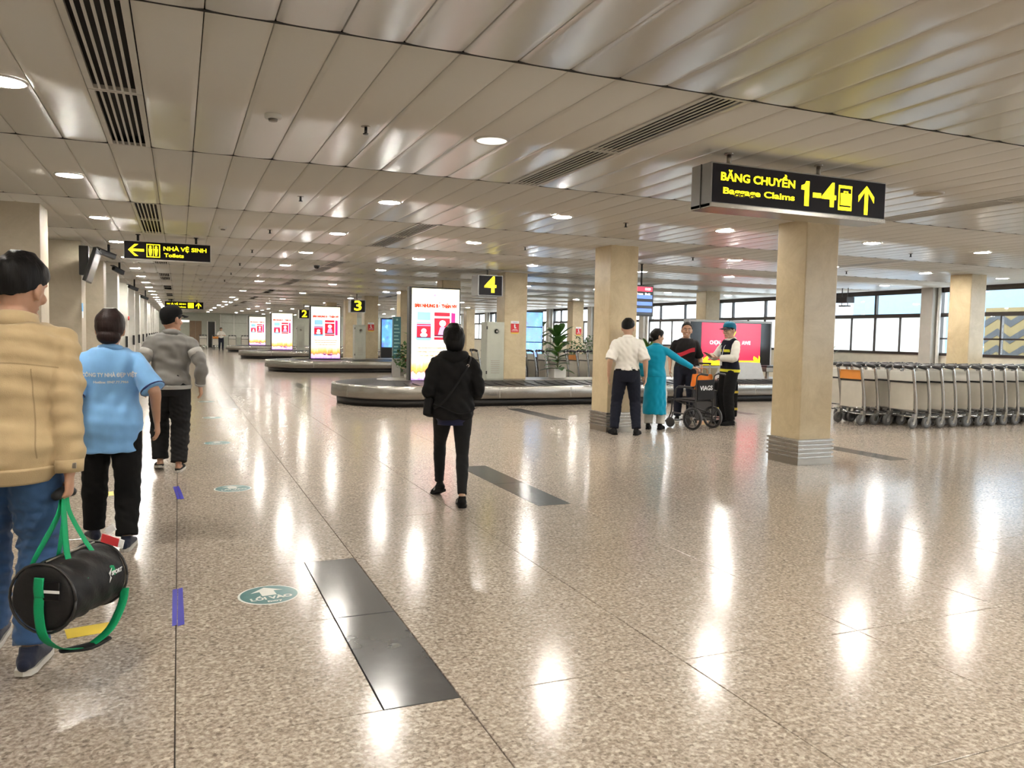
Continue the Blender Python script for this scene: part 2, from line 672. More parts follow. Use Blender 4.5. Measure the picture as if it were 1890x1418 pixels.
def lens_me(m):
    me = MB().lathe([(0, -.0115), (.06, -.011), (.095, -.009), (.111, -.005), (.114, 0)], 18).mesh('lens', True)
    me.materials.append(m)
    return me


LENS = {'on': lens_me(LAMPON), 'dim': lens_me(LAMPDIM), 'off': lens_me(LAMPOFF)}
for a, lx in enumerate(LX):
    cnt = hid = 0
    for k in range(-3, 22):
        ly = 5.58 + 3.1 * k
        q = proj(lx, ly, CEIL)
        vis = q is not None and -10 < q[0] < IW + 10 and -10 < q[1] < IH
        st = 'on'
        if (a, k) in ((1, 0),):
            st = 'dim'
        if (a, k) in ((3, 0), (4, 0), (2, 0), (5, 0)):
            st = 'off'
        if (a, k) in ((2, 0), (4, 0), (5, 0)):
            continue
        if (a >= 3 and k % 2 == 0 and k > 2) or (a in (1, 2) and k % 2 == 1 and k > 3):
            continue
        if vis:
            cnt += 1
            lab = 'round recessed downlight in %s, %s from the camera' % (LNAME[a], ORD[cnt])
            if st == 'off':
                lab = 'unlit round recessed downlight behind the large baggage claim sign'
        else:
            hid += 1
            lab = 'round downlight in %s, outside the view, %s' % (LNAME[a], ORD[hid])
        d = thing('downlight', lab, 'ceiling light', (lx, ly, CEIL - .006), 0, 'recessed ceiling downlights')
        mesh_obj('lamp_trim', ring_me, None, d)
        mesh_obj('lens', LENS[st], None, d)

# ---- left wall with stone piers
wall_left = MB().box(XL - .2, XL, YB, YE, 0, CEIL + .1).build('wall_left', WHITEW)
tag(wall_left, 'long left wall with a row of projecting stone piers', None, None, 'structure')
for k in range(-4, 15):
    y = 10.85 + 4.28 * k
    if y > YE - 2:
        break
    p = MB().box(XL, -1.5, y, y + .62, 0.0, CEIL + .02, .006).build('pier', PIERM if k < 3 else WHITEW, wall_left)  # farther piers whitened: brightness from nearby light put into their colour
    box('pier_base', STEELD, p, XL, -1.488, y - .012, y + .632, 0, .12)
for k in range(3, 14):
    y = 10.85 + 4.28 * k
    box('door_panel', WHITEW, wall_left, XL, XL + .5, y + 1.2, y + 1.6, 0, 2.4, .01)
    box('wall_pipe', BLACKM, wall_left, -1.56, -1.49, y - .05, y - .01, .9, 1.25)

# ---- wall behind the camera and far end wall
wall_back = MB().box(XL - .2, XR + .2, YB - .2, YB, 0, CEIL + .1).build('wall_back', CREAMW)
tag(wall_back, 'plain cream wall behind the camera', None, None, 'structure')
wall_end = MB().box(XL - .2, XR + .2, YE, YE + .2, 0, CEIL + .1).build('wall_end', GREENW)
tag(wall_end, 'pale greenish far end wall of the hall', None, None, 'structure')
DOORB = mat('brown_wood_door', (0.2, 0.13, 0.075), 0.45, var=.1)
d1 = thing('door_1', 'brown wooden double door in the far end wall', 'door', (0.85, YE, 0))
d1['kind'] = 'structure'
box('leaf', DOORB, d1, 0, .47, -.05, -.005, 0, 2.25, .008)
box('leaf', DOORB, d1, .48, .95, -.05, -.005, 0, 2.25, .008)
d2 = thing('door_2', 'dark doorway in the far end wall behind the trolleys', 'door', (2.25, YE, 0))
d2['kind'] = 'structure'
box('leaf', mat('dark_glass', (0.01, 0.01, 0.01), .2), d2, .06, .62, -.04, -.005, 0, 2.2)
box('door_frame', WHITEM, d2, 0, .06, -.06, -.005, 0, 2.26)
box('door_frame', WHITEM, d2, .62, .68, -.06, -.005, 0, 2.26)
w9 = thing('window_1', 'pale glazed partition with white frames in the far end wall', 'window', (3.3, YE, 0))
w9['kind'] = 'structure'
GLASSP = mat('pale_partition_glass', (0.6, 0.62, 0.55), .2)
for q in range(2):
    box('pane', GLASSP, w9, .05 + q * 1.1, 1.1 + q * 1.1, -.04, -.01, .9, 2.1)
    box('pane', GLASSP, w9, .05 + q * 1.1, 1.1 + q * 1.1, -.04, -.01, 2.16, 2.8)
for q in range(3):
    box('mullion', WHITEM, w9, -.0 + q * 1.1, .05 + q * 1.1, -.06, -.005, 0, 2.86)

# ---- window wall on the right
wall_right = MB().box(XR, XR + .25, YB, YE, 0, 1.22).build('wall_right', CREAMW)
tag(wall_right, 'low cream wall under the long window band', None, None, 'structure')
box('lintel', DARKM, wall_right, XR - .05, XR + .2, YB, YE, 2.88, CEIL + .1)


def thin_glass(name, tint, refl=0.08):
    m = bpy.data.materials.new(name)
    m.use_nodes = True
    nt = m.node_tree
    nt.nodes.remove(nt.nodes['Principled BSDF'])
    out = nt.nodes['Material Output']
    tr = nt.nodes.new('ShaderNodeBsdfTransparent')
    tr.inputs[0].default_value = (*tint, 1)
    gl = nt.nodes.new('ShaderNodeBsdfGlossy')
    gl.inputs['Roughness'].default_value = 0.02
    mx = nt.nodes.new('ShaderNodeMixShader')
    mx.inputs[0].default_value = refl
    nt.links.new(tr.outputs[0], mx.inputs[1])
    nt.links.new(gl.outputs[0], mx.inputs[2])
    nt.links.new(mx.outputs[0], out.inputs[0])
    return m


def frosted_glass():
    m = bpy.data.materials.new('frosted_white_film')
    m.use_nodes = True
    nt = m.node_tree
    nt.nodes.remove(nt.nodes['Principled BSDF'])
    out = nt.nodes['Material Output']
    tl = nt.nodes.new('ShaderNodeBsdfTranslucent')
    tl.inputs[0].default_value = (.95, .95, .93, 1)
    df = nt.nodes.new('ShaderNodeBsdfDiffuse')
    df.inputs[0].default_value = (.8, .8, .78, 1)
    mx = nt.nodes.new('ShaderNodeMixShader')
    mx.inputs[0].default_value = .2
    nt.links.new(tl.outputs[0], mx.inputs[1])
    nt.links.new(df.outputs[0], mx.inputs[2])
    nt.links.new(mx.outputs[0], out.inputs[0])
    return m


GLASS = thin_glass('clear_window_glass', (.94, .97, .98))
FROST = frosted_glass()
BAY = 4.6
nwin = 1
for b in range(-5, 13):
    ya = 14.72 + b * BAY
    if ya < YB - .5 or ya + BAY > YE + 2:
        continue
    pil = MB().box(XR - .28, XR + .26, ya, ya + .36, 0, CEIL + .05, .02).build('pilaster', CONCRETE, wall_right)
    MB().tube([(XR - .1, ya - .06, 0), (XR - .1, ya - .06, CEIL)], .045, 10).build('drain_pipe', WHITEM, pil, True)
    y0, y1 = ya + .36, ya + BAY
    nwin += 1
    side = 'just right of the nearest cream column' if b == 0 else ('at the right edge beyond the far trolleys' if b == -1 else ('%s bay beyond the nearest cream column' % ORD[b] if b > 0 else 'outside the view'))
    w = thing('window_%d' % nwin, 'dark framed strip window above the low wall, %s' % side, 'window', (XR, y0, 0))
    w['kind'] = 'structure'
    L = y1 - y0
    fr = MB()
    fr.box(-.03, .09, 0, L, 1.2, 1.27).box(-.03, .09, 0, L, 2.2, 2.3).box(-.03, .09, 0, L, 2.83, 2.9)
    fr.box(-.03, .09, 0, .06, 1.2, 2.9).box(-.03, .09, L - .06, L, 1.2, 2.9)
    fr.build('frame', DARKM, w)
    nl = 5
    for q in range(1, nl):
        yq = L * q / nl
        t = .035 if q % 2 else .05
        box('mullion', DARKM, w, -.02, .07, yq - t / 2, yq + t / 2, 1.27, 2.2)
        if q % 2 == 0:
            box('mullion', DARKM, w, -.02, .07, yq - .03, yq + .03, 2.3, 2.83)
    clear = b < 0
    if clear:
        box('mullion', DARKM, w, -.02, .07, 0, L, 1.62, 1.66)
    for q in range(nl):
        box('pane', GLASS if clear else FROST, w, .02, .028, L * q / nl + .02, L * (q + 1) / nl - .02, 1.27, 2.2)
    for qa, qb in ((0, 2), (2, 4), (4, 5)):
        box('pane', GLASS, w, .02, .028, L * qa / nl + .03, L * qb / nl - .03, 2.3, 2.83)

# ---- what stands outside the windows
ground = MB().box(XR + .25, 80, -30, 110, -.35, -.15).build('ground', mat('outdoor_paving', (.45, .44, .42), .8))
tag(ground, 'pale paving outside the windows', None, None, 'structure')
TBLUE = mat('pale_blue_cladding', (.15, .26, .38), .4)
TWHITE = mat('white_cladding', (.85, .87, .88), .4)


def outbuilding(x, y, w, l, h, m, label):
    t = thing('outbuilding', label, 'building', (x, y, -.15))
    box('wall', m, t, 0, w, 0, l, 0, h)
    box('roof', TWHITE, t, -.2, w + .2, -.2, l + .2, h, h + .25)
    for q in range(max(1, int(l / 1.8))):
        wn = box('window', mat('outdoor_dark_glass', (.12, .2, .28), .1), t, -.03, .02, .4 + q * 1.8, 1.4 + q * 1.8, 1.6, 2.6)
        box('window_sill', TWHITE, wn, -.08, .02, .35 + q * 1.8, 1.45 + q * 1.8, 1.52, 1.6)
    return t


outbuilding(30, 20, 6, 9, 5.2, TBLUE, 'pale blue building seen through the upper panes beyond the window band')
outbuilding(31, 32, 6, 14, 4.2, TWHITE, 'white low building farther along outside the window band')
outbuilding(27, 12.2, 4, 4.5, 6.0, TBLUE, 'blue building outside the windows at the right edge')
CHY = mat('chevron_yellow', (.17, .125, .05), .5)
CHG = mat('chevron_grey', (.04, .044, .05), .5)
ch = thing('chevron_barrier', 'yellow and dark grey chevron striped barrier outside the right windows', 'barrier', (22.2, 13.2, -.15))
box('board', CHY, ch, 0, .12, 0, 3.2, .2, 2.75)
for q in range(4):
    for s in (0, 1):
        for h in range(5):
            y0, z0 = q * .8, .25 + h * .48
            ya, yb = (y0, y0 + .4) if s == 0 else (y0 + .4, y0 + .8)
            za, zb = (z0, z0 + .25) if s == 0 else (z0 + .25, z0)
            MB().add([(-.012, ya, za), (-.012, yb, zb), (-.012, yb, zb + .2), (-.012, ya, za + .2), (0, ya, za), (0, yb, zb), (0, yb, zb + .2), (0, ya, za + .2)], [(0, 3, 2, 1), (4, 5, 6, 7), (0, 1, 5, 4), (1, 2, 6, 5), (2, 3, 7, 6), (3, 0, 4, 7)]).build('stripe', CHG, ch)
for q in (.3, 2.9):
    MB().tube([(.06, q, 0), (.06, q, 1.0)], .04, 8).build('leg', CHG, ch)

# ---- columns
def column(x, y, w, d, label, bands=True, m=MARBLE, z0=0.0):
    t = thing('column', label, 'column', (x, y, 0), 0, 'square cream stone columns')
    MB().box(0, w, 0, d, z0, CEIL + .03, .012).build('shaft', m, t)
    if bands:
        MB().box(-.012, w + .012, -.012, d + .012, 0, .315).build('base_casing', STEELD, t)
        for k in range(5):
            z = .085 + k * .05
            MB().box(-.03, w + .03, -.03, d + .03, z, z + .026, .004).build('base_band', STEEL, t)
    return t


CW = .52
column(6.88, 7.40, .5, .5, 'nearest cream stone column with steel banded base, right of centre')
column(6.24, 10.92, .5, .52, 'cream stone column with steel banded base behind man in white shirt')
c4 = column(6.88, 16.85, .56, .5, 'cream stone column with red notice beside the number four sign', False, MARBLE, .5)
column(6.5, 20.35, .52, .5, 'cream stone column partly behind the largest lit poster', False)
column(6.9, 26.2, .5, .5, 'cream stone column with banded base just left of largest lit poster')
c3 = column(6.7, 30.9, .55, .5, 'cream stone column with red notice beside the number three sign', False, MARBLE, .5)
column(6.86, 35.6, .52, .5, 'dull cream stone column just left of the number three sign', False)
column(6.6, 39.0, .5, .5, 'distant cream stone column beside the number two sign', False)
column(6.86, 45.3, .5, .5, 'most distant cream stone column behind the second lit poster', False, MARBLE, .5)
cD = column(15.02, 11.44, .45, .5, 'cream stone column behind the trolley rows at the right', False)
cE = column(14.55, 19.7, .5, .5, 'cream stone column behind the red screen', False)
cF = column(14.75, 28.8, .5, .5, 'cream stone column with small red notice left of white shirt man', False)
column(15.0, 42.4, .5, .5, 'thin distant column between lit poster and number four sign', False)
# red notices
REDN = mat('red_notice_print', (.62, .02, .03), .4)
WHITEP = mat('white_print', (.85, .85, .85), .4, var=0)
YELP = mat('yellow_print', (.85, .6, .08), .4, var=0)
BLUEP = mat('blue_print', (.05, .16, .45), .4, var=0)


def notice(parent_loc, x, z, w, label):
    t = thing('notice_sign', label, 'sign', (parent_loc[0] + x, parent_loc[1] - .012, z), 0, 'red notices on columns')
    box('notice_board', REDN, t, -w / 2, w / 2, 0, .011, 0, w)
    box('header_strip', WHITEP, t, -w / 2, w / 2, .0, .011, w, w * 1.3)
    text('lettering', 'Chú ý', w * .22, BLUEP, t, (0, -.001, w * 1.14))
    pic = plate('picture', [(-.05 * w, w * .42), (.22 * w, w * .5), (.05 * w, w * .62), (.05 * w, w * .92), (-.12 * w, w * .92), (-.1 * w, w * .6)], WHITEP, t, -.002, .002)
    plate('picture_line', rect(-.3 * w, .3 * w, w * .28, w * .33), WHITEP, t, -.002, .002)
    text('lettering', 'KHÔNG NGỒI', w * .12, WHITEP, t, (0, -.001, w * .18))
    box('footer_strip', YELP, t, -w * .45, w * .45, 0, .011, -w * .16, 0)
    return t


notice(c4.location, .26, 1.58, .2, 'red notice with white figure on the column by number four')
notice(c3.location, .26, 1.6, .24, 'red notice on the distant column by number three')
notice(cF.location, .28, 1.6, .24, 'small red notice on the far column between plants')

# ================================================================== carousels
BELTM = mat('black_belt_rubber', (0.02, 0.02, 0.021), 0.45, spec=.3)
KICK = mat('black_kick_plate', (0.008, 0.008, 0.009), 0.35)
ISLAND = mat('grey_island_top', (0.3, 0.29, 0.27), 0.4)


def track(x0, x1, yc, R, step):
    """points, outward normals along a racetrack, counter-clockwise"""
    L = x1 - x0 - 2 * R
    per = 2 * L + 2 * math.pi * R
    n = int(per / step)
    out = []
    for k in range(n):
        s = per * k / n
        if s < L:
            out.append(((x0 + R + s, yc - R), (0, -1)))
        elif s < L + math.pi * R:
            a = -math.pi / 2 + (s - L) / R
            out.append(((x1 - R + R * math.cos(a), yc + R * math.sin(a)), (math.cos(a), math.sin(a))))
        elif s < 2 * L + math.pi * R:
            out.append(((x1 - R - (s - L - math.pi * R), yc + R), (0, 1)))
        else:
            a = math.pi / 2 + (s - 2 * L - math.pi * R) / R
            out.append(((x0 + R + R * math.cos(a), yc + R * math.sin(a)), (math.cos(a), math.sin(a))))
    return out


def carousel(x0, x1, yf, R, label, fine):
    yc = yf + R
    t = thing('baggage_carousel', label, 'baggage carousel', (0, 0, 0), 0, 'baggage carousels')
    step = .12
    tr = track(x0, x1, yc, R, step)
    n = len(tr)

    def sweep(mb, prof, a, b, closed):
        m = len(prof)
        idx = list(range(a, b + 1))
        vs = []
        for k in idx:
            (px, py), (nx, ny) = tr[k % n]
            for d, z in prof:
                vs.append((px + nx * d, py + ny * d, z))
        fs = []
        for q in range(len(idx) - 1):
            for j in range(m - 1):
                fs.append((q * m + j, (q + 1) * m + j, (q + 1) * m + j + 1, q * m + j + 1))
        return mb.add(vs, fs)
    sweep(MB(), [(-.2, 0), (-.12, 0), (-.10, .17), (-.2, .17)], 0, n, True).build('kick_base', KICK, t, True)
    seg = 14 if fine else 28
    prof = [(-.1, .165), (0.0, .165), (.012, .18), (.0, .4), (-.012, .425), (-.05, .432), (-.09, .432), (-.09, .42)]
    for a in range(0, n, seg):
        sweep(MB(), prof, a, min(a + seg, n), False).build('apron_panel', STEEL, t, True)
        (px, py), (nx, ny) = tr[a]
        tx, ty = -ny, nx
        mb = MB()
        vs = [(px + nx * d + tx * s, py + ny * d + ty * s, z) for d, z in ((.013, .185), (.001, .4)) for s in (-.006, .006)]
        mb.add(vs, [(0, 1, 3, 2)]).build('joint_strip', STEELD, t)
    # belt slats
    sl = track(x0 + .09, x1 - .09, yc, R - .09, .26)
    if fine:
        for k in range(len(sl)):
            (ax, ay), (nx, ny) = sl[k]
            (bx, by), (mx_, my_) = sl[(k + 1) % len(sl)]
            ox, oy = (bx - ax) * .12, (by - ay) * .12
            skew = .1
            A = Vector((ax, ay, .436))
            B = Vector((bx + ox, by + oy, .422))
            wi = .86
            C_ = B - Vector((mx_, my_, 0)) * wi + Vector((by - ay, -(bx - ax), 0)).normalized() * 0 + Vector((bx - ax, by - ay, 0)) * skew + Vector((0, 0, .06))
            D_ = A - Vector((nx, ny, 0)) * wi + Vector((bx - ax, by - ay, 0)) * skew + Vector((0, 0, .06))
            mid0 = (A + D_) / 2 + Vector((-(bx - ax), -(by - ay), 0)) * .35 + Vector((0, 0, .008))
            mid1 = (B + C_) / 2 + Vector((-(bx - ax), -(by - ay), 0)) * .35 - Vector((0, 0, .0))
            vs = [A, B, mid1, C_, D_, mid0]
            low = [v - Vector((0, 0, .012)) for v in vs]
            fs = [(0, 1, 2, 5), (5, 2, 3, 4), (6, 7, 1, 0), (7, 8, 2, 1), (8, 9, 3, 2), (9, 10, 4, 3), (10, 11, 5, 4), (11, 6, 0, 5)]
            MB().add(vs + low, fs).build('belt_slat', BELTM, t)
    else:
        sweep(MB(), [(-.09, .43), (-.5, .45), (-.95, .48)], 0, n, True).build('belt', BELTM, t)
    isl = track(x0 + .93, x1 - .93, yc, R - .93, .2)
    MB().slab([p for p, _ in isl], .1, .47).build('island', ISLAND, t)
    isl2 = track(x0 + .97, x1 - .97, yc, R - .97, .2)
    MB().slab([p for p, _ in isl2], .47, .5).build('island_edge', STEELD, t)
    return t


carousel(3.02, 16.4, 15.5, 1.55, 'nearest steel baggage carousel behind woman in black', True)
carousel(3.0, 12.4, 29.6, 1.55, 'second steel baggage carousel, below the number three sign', False)
carousel(3.0, 12.4, 44.0, 1.55, 'third steel baggage carousel, below the number two sign', False)
carousel(3.05, 12.4, 57.5, 1.55, 'farthest small steel baggage carousel', False)


# ================================================================== lit posters
def poster_face_mat():
    m = bpy.data.materials.new('backlit_poster_print')
    m.use_nodes = True
    nt = m.node_tree
    b = nt.nodes['Principled BSDF']
    tc = nt.nodes.new('ShaderNodeTexCoord')
    sp = nt.nodes.new('ShaderNodeSeparateXYZ')
    nt.links.new(tc.outputs['Generated'], sp.inputs[0])
    nz = nt.nodes.new('ShaderNodeTexNoise')
    nz.inputs['Scale'].default_value = 5
    mp = nt.nodes.new('ShaderNodeMapping')
    mp.inputs['Scale'].default_value = (3, 1, .6)
    nt.links.new(tc.outputs['Generated'], mp.inputs[0])
    nt.links.new(mp.outputs[0], nz.inputs['Vector'])
    ad = nt.nodes.new('ShaderNodeMath')
    ad.operation = 'MULTIPLY_ADD'
    ad.inputs[1].default_value = .12
    nt.links.new(nz.outputs['Fac'], ad.inputs[0])
    sb = nt.nodes.new('ShaderNodeMath')
    sb.operation = 'SUBTRACT'
    sb.inputs[1].default_value = .06
    nt.links.new(sp.outputs[2], sb.inputs[0])
    nt.links.new(sb.outputs[0], ad.inputs[2])
    r = ramp(nt, [(0.0, (.55, .3, .9)), (.03, (.85, .55, .95)), (.065, (.95, .75, .95)), (.09, (.95, .3, .12)), (.13, (1.0, .55, .12)), (.18, (1.0, .82, .42)), (.24, (1, .97, .85)), (.6, (1, 1, 1)), (.84, (1, .98, .9)), (.95, (1, .95, .72))])
    nt.links.new(ad.outputs[0], r.inputs[0])
    nt.links.new(r.outputs[0], b.inputs['Emission Color'])
    nt.links.new(r.outputs[0], b.inputs['Base Color'])
    b.inputs['Emission Strength'].default_value = 1.12
    b.inputs['Roughness'].default_value = .2
    return m


POSTER = poster_face_mat()


def glow(name, c, s=1.1):
    return mat('backlit_' + name, c, .3, emit=c, estr=s, var=0)


PRED = glow('red', (.9, .015, .04))
PPINK = glow('magenta', (.85, .02, .2))
PORANGE = glow('orange_red', (.85, .05, .01), .75)
PBLUE = glow('sky_blue', (.3, .62, .88), .9)
PWHITE = glow('white', (1, .98, 1), 1.1)
PLILAC = glow('lilac', (.75, .45, .85), .85)
PTAN = glow('tan', (.5, .25, .1), .6)
PPURPLE = glow('deep_purple', (.22, .03, .16), .6)
PDARK = glow('plum', (.1, .01, .06), .3)


def poster(x, y, z0, w, h, label, fine=True):
    t = thing('lit_poster', label, 'advertising display', (x, y, z0), 0, 'backlit advertising posters on the carousels')
    MB().box(-.05, w + .03, 0, .2, 0, h + .03, .004).build('cabinet', BLACKM, t)
    MB().box(0, w, -.006, 0, .01, h).build('poster_face', POSTER, t)
    X = lambda f: f * w
    Z = lambda f: h * (1 - f)
    Y = -.01
    kw = dict(rot=(math.pi / 2, 0, 0))
    text('heading', 'SÂM NHUNG BỔ THẬN NV', h * .05, PORANGE, t, (w / 2, Y, Z(.188)), bold=h * .0042, width=w * .9)
    text('small_heading', 'CÔNG TY CỔ PHẦN DƯỢC PHẨM', h * .018, PTAN, t, (w / 2, Y, Z(.127)), width=w * .6)
    plate('emblem', ell(X(.48), Z(.075), w * .035, w * .035, 14), PLILAC, t, Y)
    jr = plate('jar', [(X(.08), Z(.385)), (X(.08), Z(.55)), (X(.12), Z(.566)), (X(.38), Z(.566)), (X(.42), Z(.55)), (X(.42), Z(.385)), (X(.39), Z(.36)), (X(.11), Z(.36))][::-1], PBLUE, t, Y)
    plate('jar_cap', rect(X(.11), X(.39), Z(.35), Z(.255)), PBLUE, jr, Y - .004)
    plate('jar_rim', rect(X(.09), X(.41), Z(.362), Z(.345)), PWHITE, jr, Y - .005)
    plate('jar_label', rect(X(.105), X(.395), Z(.535), Z(.385)), PRED, jr, Y - .004)
    plate('label_band', rect(X(.11), X(.39), Z(.407), Z(.397)), PLILAC, jr, Y - .008)
    plate('label_picture', ell(X(.25), Z(.46), w * .055, h * .026, 14), PWHITE, jr, Y - .008)
    plate('label_picture', ell(X(.25), Z(.505), w * .075, h * .024, 14), PWHITE, jr, Y - .007)
    plate('label_foot', rect(X(.105), X(.395), Z(.535), Z(.525)), PDARK, jr, Y - .0075)
    bx = plate('carton', rect(X(.47), X(.8), Z(.556), Z(.255)), PRED, t, Y)
    plate('carton_side', [(X(.83), Z(.545)), (X(.915), Z(.55)), (X(.915), Z(.26)), (X(.83), Z(.256))], PPINK, bx, Y)
    plate('carton_band', rect(X(.47), X(.8), Z(.318), Z(.297)), PWHITE, bx, Y - .004)
    plate('carton_band', rect(X(.47), X(.8), Z(.527), Z(.518)), PWHITE, bx, Y - .004)
    plate('carton_picture', ell(X(.645), Z(.375), w * .07, h * .034, 16), PWHITE, bx, Y - .004)
    plate('carton_picture', [(X(.55), Z(.5)), (X(.74), Z(.5)), (X(.7), Z(.42)), (X(.645), Z(.4)), (X(.59), Z(.42))], PLILAC, bx, Y - .005)
    plate('carton_foot', rect(X(.47), X(.8), Z(.516), Z(.5)), PDARK, bx, Y - .0045)
    for q, s in enumerate(('Thận khỏe, sinh lực mạnh mẽ mỗi ngày', 'Giải pháp cho sức khỏe phái mạnh', 'Tinh chất nhân sâm nhung hươu')):
        text('small_print', s, h * .024, PTAN, t, (w / 2, Y, Z(.645 + q * .042)), bold=.002, width=w * (.82 - .06 * q))
    bo = plate('boat', [(X(.55), Z(.915)), (X(.6), Z(.94)), (X(.7), Z(.94)), (X(.76), Z(.915))][::1], PPURPLE, t, Y)
    plate('boat', [(X(.4), Z(.9)), (X(.44), Z(.93)), (X(.5), Z(.93)), (X(.54), Z(.912))], PPURPLE, t, Y)
    for f in (.6, .66, .71):
        plate('mast', rect(X(f), X(f + .012), Z(.915), Z(.83)), PORANGE, bo, Y)
    return t


poster(4.6, 16.52, .5, 1.07, 1.98, 'largest backlit supplement poster standing beyond woman in black')
poster(4.58, 30.4, .5, 1.08, 1.95, 'second backlit supplement poster, left of the number three sign')
poster(4.66, 44.8, .5, 1.08, 1.98, 'third backlit supplement poster, left of the number two sign')
poster(4.55, 58.3, .5, 1.08, 1.98, 'farthest and smallest backlit supplement poster, beside distant man')

# ================================================================== hanging signs
def rods(t, xs, y, z0, z1, m=STEELD):
    for x in xs:
        r = MB().tube([(x, y, z0), (x, y, z1)], .018, 8).build('hanger_rod', m, t, True)
        MB().lathe([(0, 0), (.035, 0), (.035, .012), (0, .012)], 12, (x, y, z1 - .014)).build('ceiling_plate', m, r)


def suitcase_icon(t, cx, cz, h):
    w = h * .72
    o = plate('suitcase_icon', rect(cx - w / 2, cx + w / 2, cz - h / 2, cz + h / 2), YELLOW, t, -.006)
    plate('icon_ground', rect(cx - w * .41, cx + w * .41, cz - h * .36, cz + h * .38), SIGNBLACK, o, -.01)
    plate('icon_case', rect(cx - w * .37, cx + w * .37, cz - h * .3, cz + h * .18), YELLOW, o, -.014)
    plate('icon_handle', [(cx - w * .16, cz + h * .18), (cx - w * .16, cz + h * .27), (cx + w * .16, cz + h * .27), (cx + w * .16, cz + h * .18), (cx + w * .1, cz + h * .18), (cx + w * .1, cz + h * .225), (cx - w * .1, cz + h * .225), (cx - w * .1, cz + h * .18)][::-1], YELLOW, o, -.014)


bs = thing('hanging_sign', 'large black hanging sign with yellow baggage claims lettering and suitcase icon', 'sign', (3.70, 5.0, 2.505))
SW, SH = 1.775, .335
MB().box(0, SW, 0, .25, 0, SH, .006).build('sign_case', ALU, bs)
MB().box(.012, SW - .012, -.005, 0, .035, SH - .012).build('sign_face', SIGNBLACK, bs)
MB().box(0, SW, -.012, .25, -.004, .03, .003).build('bottom_rail', STEEL, bs)
MB().box(-.004, 0, .12, .13, .0, SH).build('side_groove', BLACKM, bs)
rods(bs, (.25, 1.15), .12, SH, CEIL - 2.505)


def sx(px):   # sign pixel column to local x, by perspective fit along the front face
    a = Vector(CF) + CR * ((px - IW / 2) / F_PX)
    return a.x / a.y * 5.0 - 3.70


text('heading', 'BĂNG CHUYỀN', .084, YELLOW, bs, ((.085 + .80) / 2, -.007, .228), bold=.0024, width=.715)
text('heading_english', 'Baggage Claims', .066, YELLOW, bs, ((.105 + .80) / 2, -.007, .125), bold=.0014, width=.69)
plate('number', [(.945, .27), (.912, .27), (.9, .245), (.865, .232), (.865, .2), (.9, .2), (.9, .075), (.945, .075)][::-1], YELLOW, bs, -.007)
plate('dash', rect(.985, 1.07, .148, .186), YELLOW, bs, -.007)
text('number', '4', .265, YELLOW, bs, (1.155, -.007, .172), bold=.006, width=.15)
suitcase_icon(bs, 1.325, .17, .2)
plate('arrow', arrow_poly(1.555, .17, .235, .17), YELLOW, bs, -.007)

ts = thing('hanging_sign', 'black hanging toilet sign with yellow arrow pointing left', 'sign', (-.77, 13.5, 2.55))
MB().box(0, 1.245, 0, .14, 0, .29, .006).build('sign_case', WHITEM, ts)
MB().box(.014, 1.235, -.005, 0, .02, .28).build('sign_face', SIGNBLACK, ts)
rods(ts, (.2, 1.03), .07, .29, CEIL - 2.55, BLACKM)
plate('arrow', arrow_poly(.175, .15, .22, .18, math.pi / 2, .17), YELLOW, ts, -.007)
ic = plate('toilet_icon', rect(.32, .51, .05, .25), YELLOW, ts, -.006)
plate('icon_ground', rect(.332, .498, .062, .238), SIGNBLACK, ic, -.008)
for cx in (.375, .455):
    plate('icon_figure', ell(cx, .205, .018, .02, 10), YELLOW, ic, -.011)
    plate('icon_figure', [(cx - .027, .18), (cx + .027, .18), (cx + .02, .12), (cx + .012, .075), (cx - .012, .075), (cx - .02, .12)][::-1], YELLOW, ic, -.011)
plate('icon_divider', rect(.412, .418, .07, .23), YELLOW, ic, -.011)
text('heading', 'NHÀ VỆ SINH', .085, YELLOW, ts, (.87, -.007, .19), bold=.0018, width=.62)
text('heading_english', 'Toilets', .078, YELLOW, ts, (.71, -.007, .09), bold=.0016, width=.28)

fs_ = thing('hanging_sign', 'small distant black sign with yellow upward arrow above man in cap', 'sign', (-.62, 42.0, 2.49))
MB().box(0, 1.75, 0, .14, 0, .36, .006).build('sign_case', ALU, fs_)
MB().box(.014, 1.735, -.005, 0, .02, .35).build('sign_face', SIGNBLACK, fs_)
rods(fs_, (.3, 1.45), .07, .36, CEIL - 2.49, BLACKM)
text('heading', 'NHÀ VỆ SINH', .1, YELLOW, fs_, (.52, -.007, .24), bold=.002, width=.85)
text('heading_english', 'Toilets', .09, YELLOW, fs_, (.75, -.007, .1), bold=.002, width=.4)
plate('icon', rect(1.04, 1.3, .06, .31), YELLOW, fs_, -.007)
plate('arrow', arrow_poly(1.52, .185, .27, .24, 0, .2), YELLOW, fs_, -.007)


def number_sign(ch, x, y, z, w, h, label):
    t = thing('number_sign', label, 'sign', (x, y, z), 0, 'carousel number signs')
    MB().box(0, w, 0, .42, 0, h, .008).build('sign_case', ALU, t)
    MB().box(.02, w - .02, -.005, 0, .02, h - .02).build('sign_face', SIGNBLACK, t)
    text('number', ch, h * 1.06, YELLOW, t, (w / 2, -.008, h * .5), bold=.009, width=w * .48)
    rods(t, (w * .5,), .2, h, CEIL - z)
    return t


number_sign('4', 6.02, 16.3, 2.36, .58, .46, 'black hanging sign with yellow number four')
number_sign('3', 5.85, 29.4, 2.25, .56, .47, 'black hanging sign with yellow number three')
number_sign('2', 5.85, 43.0, 2.2, .56, .47, 'small black hanging sign with yellow number two')

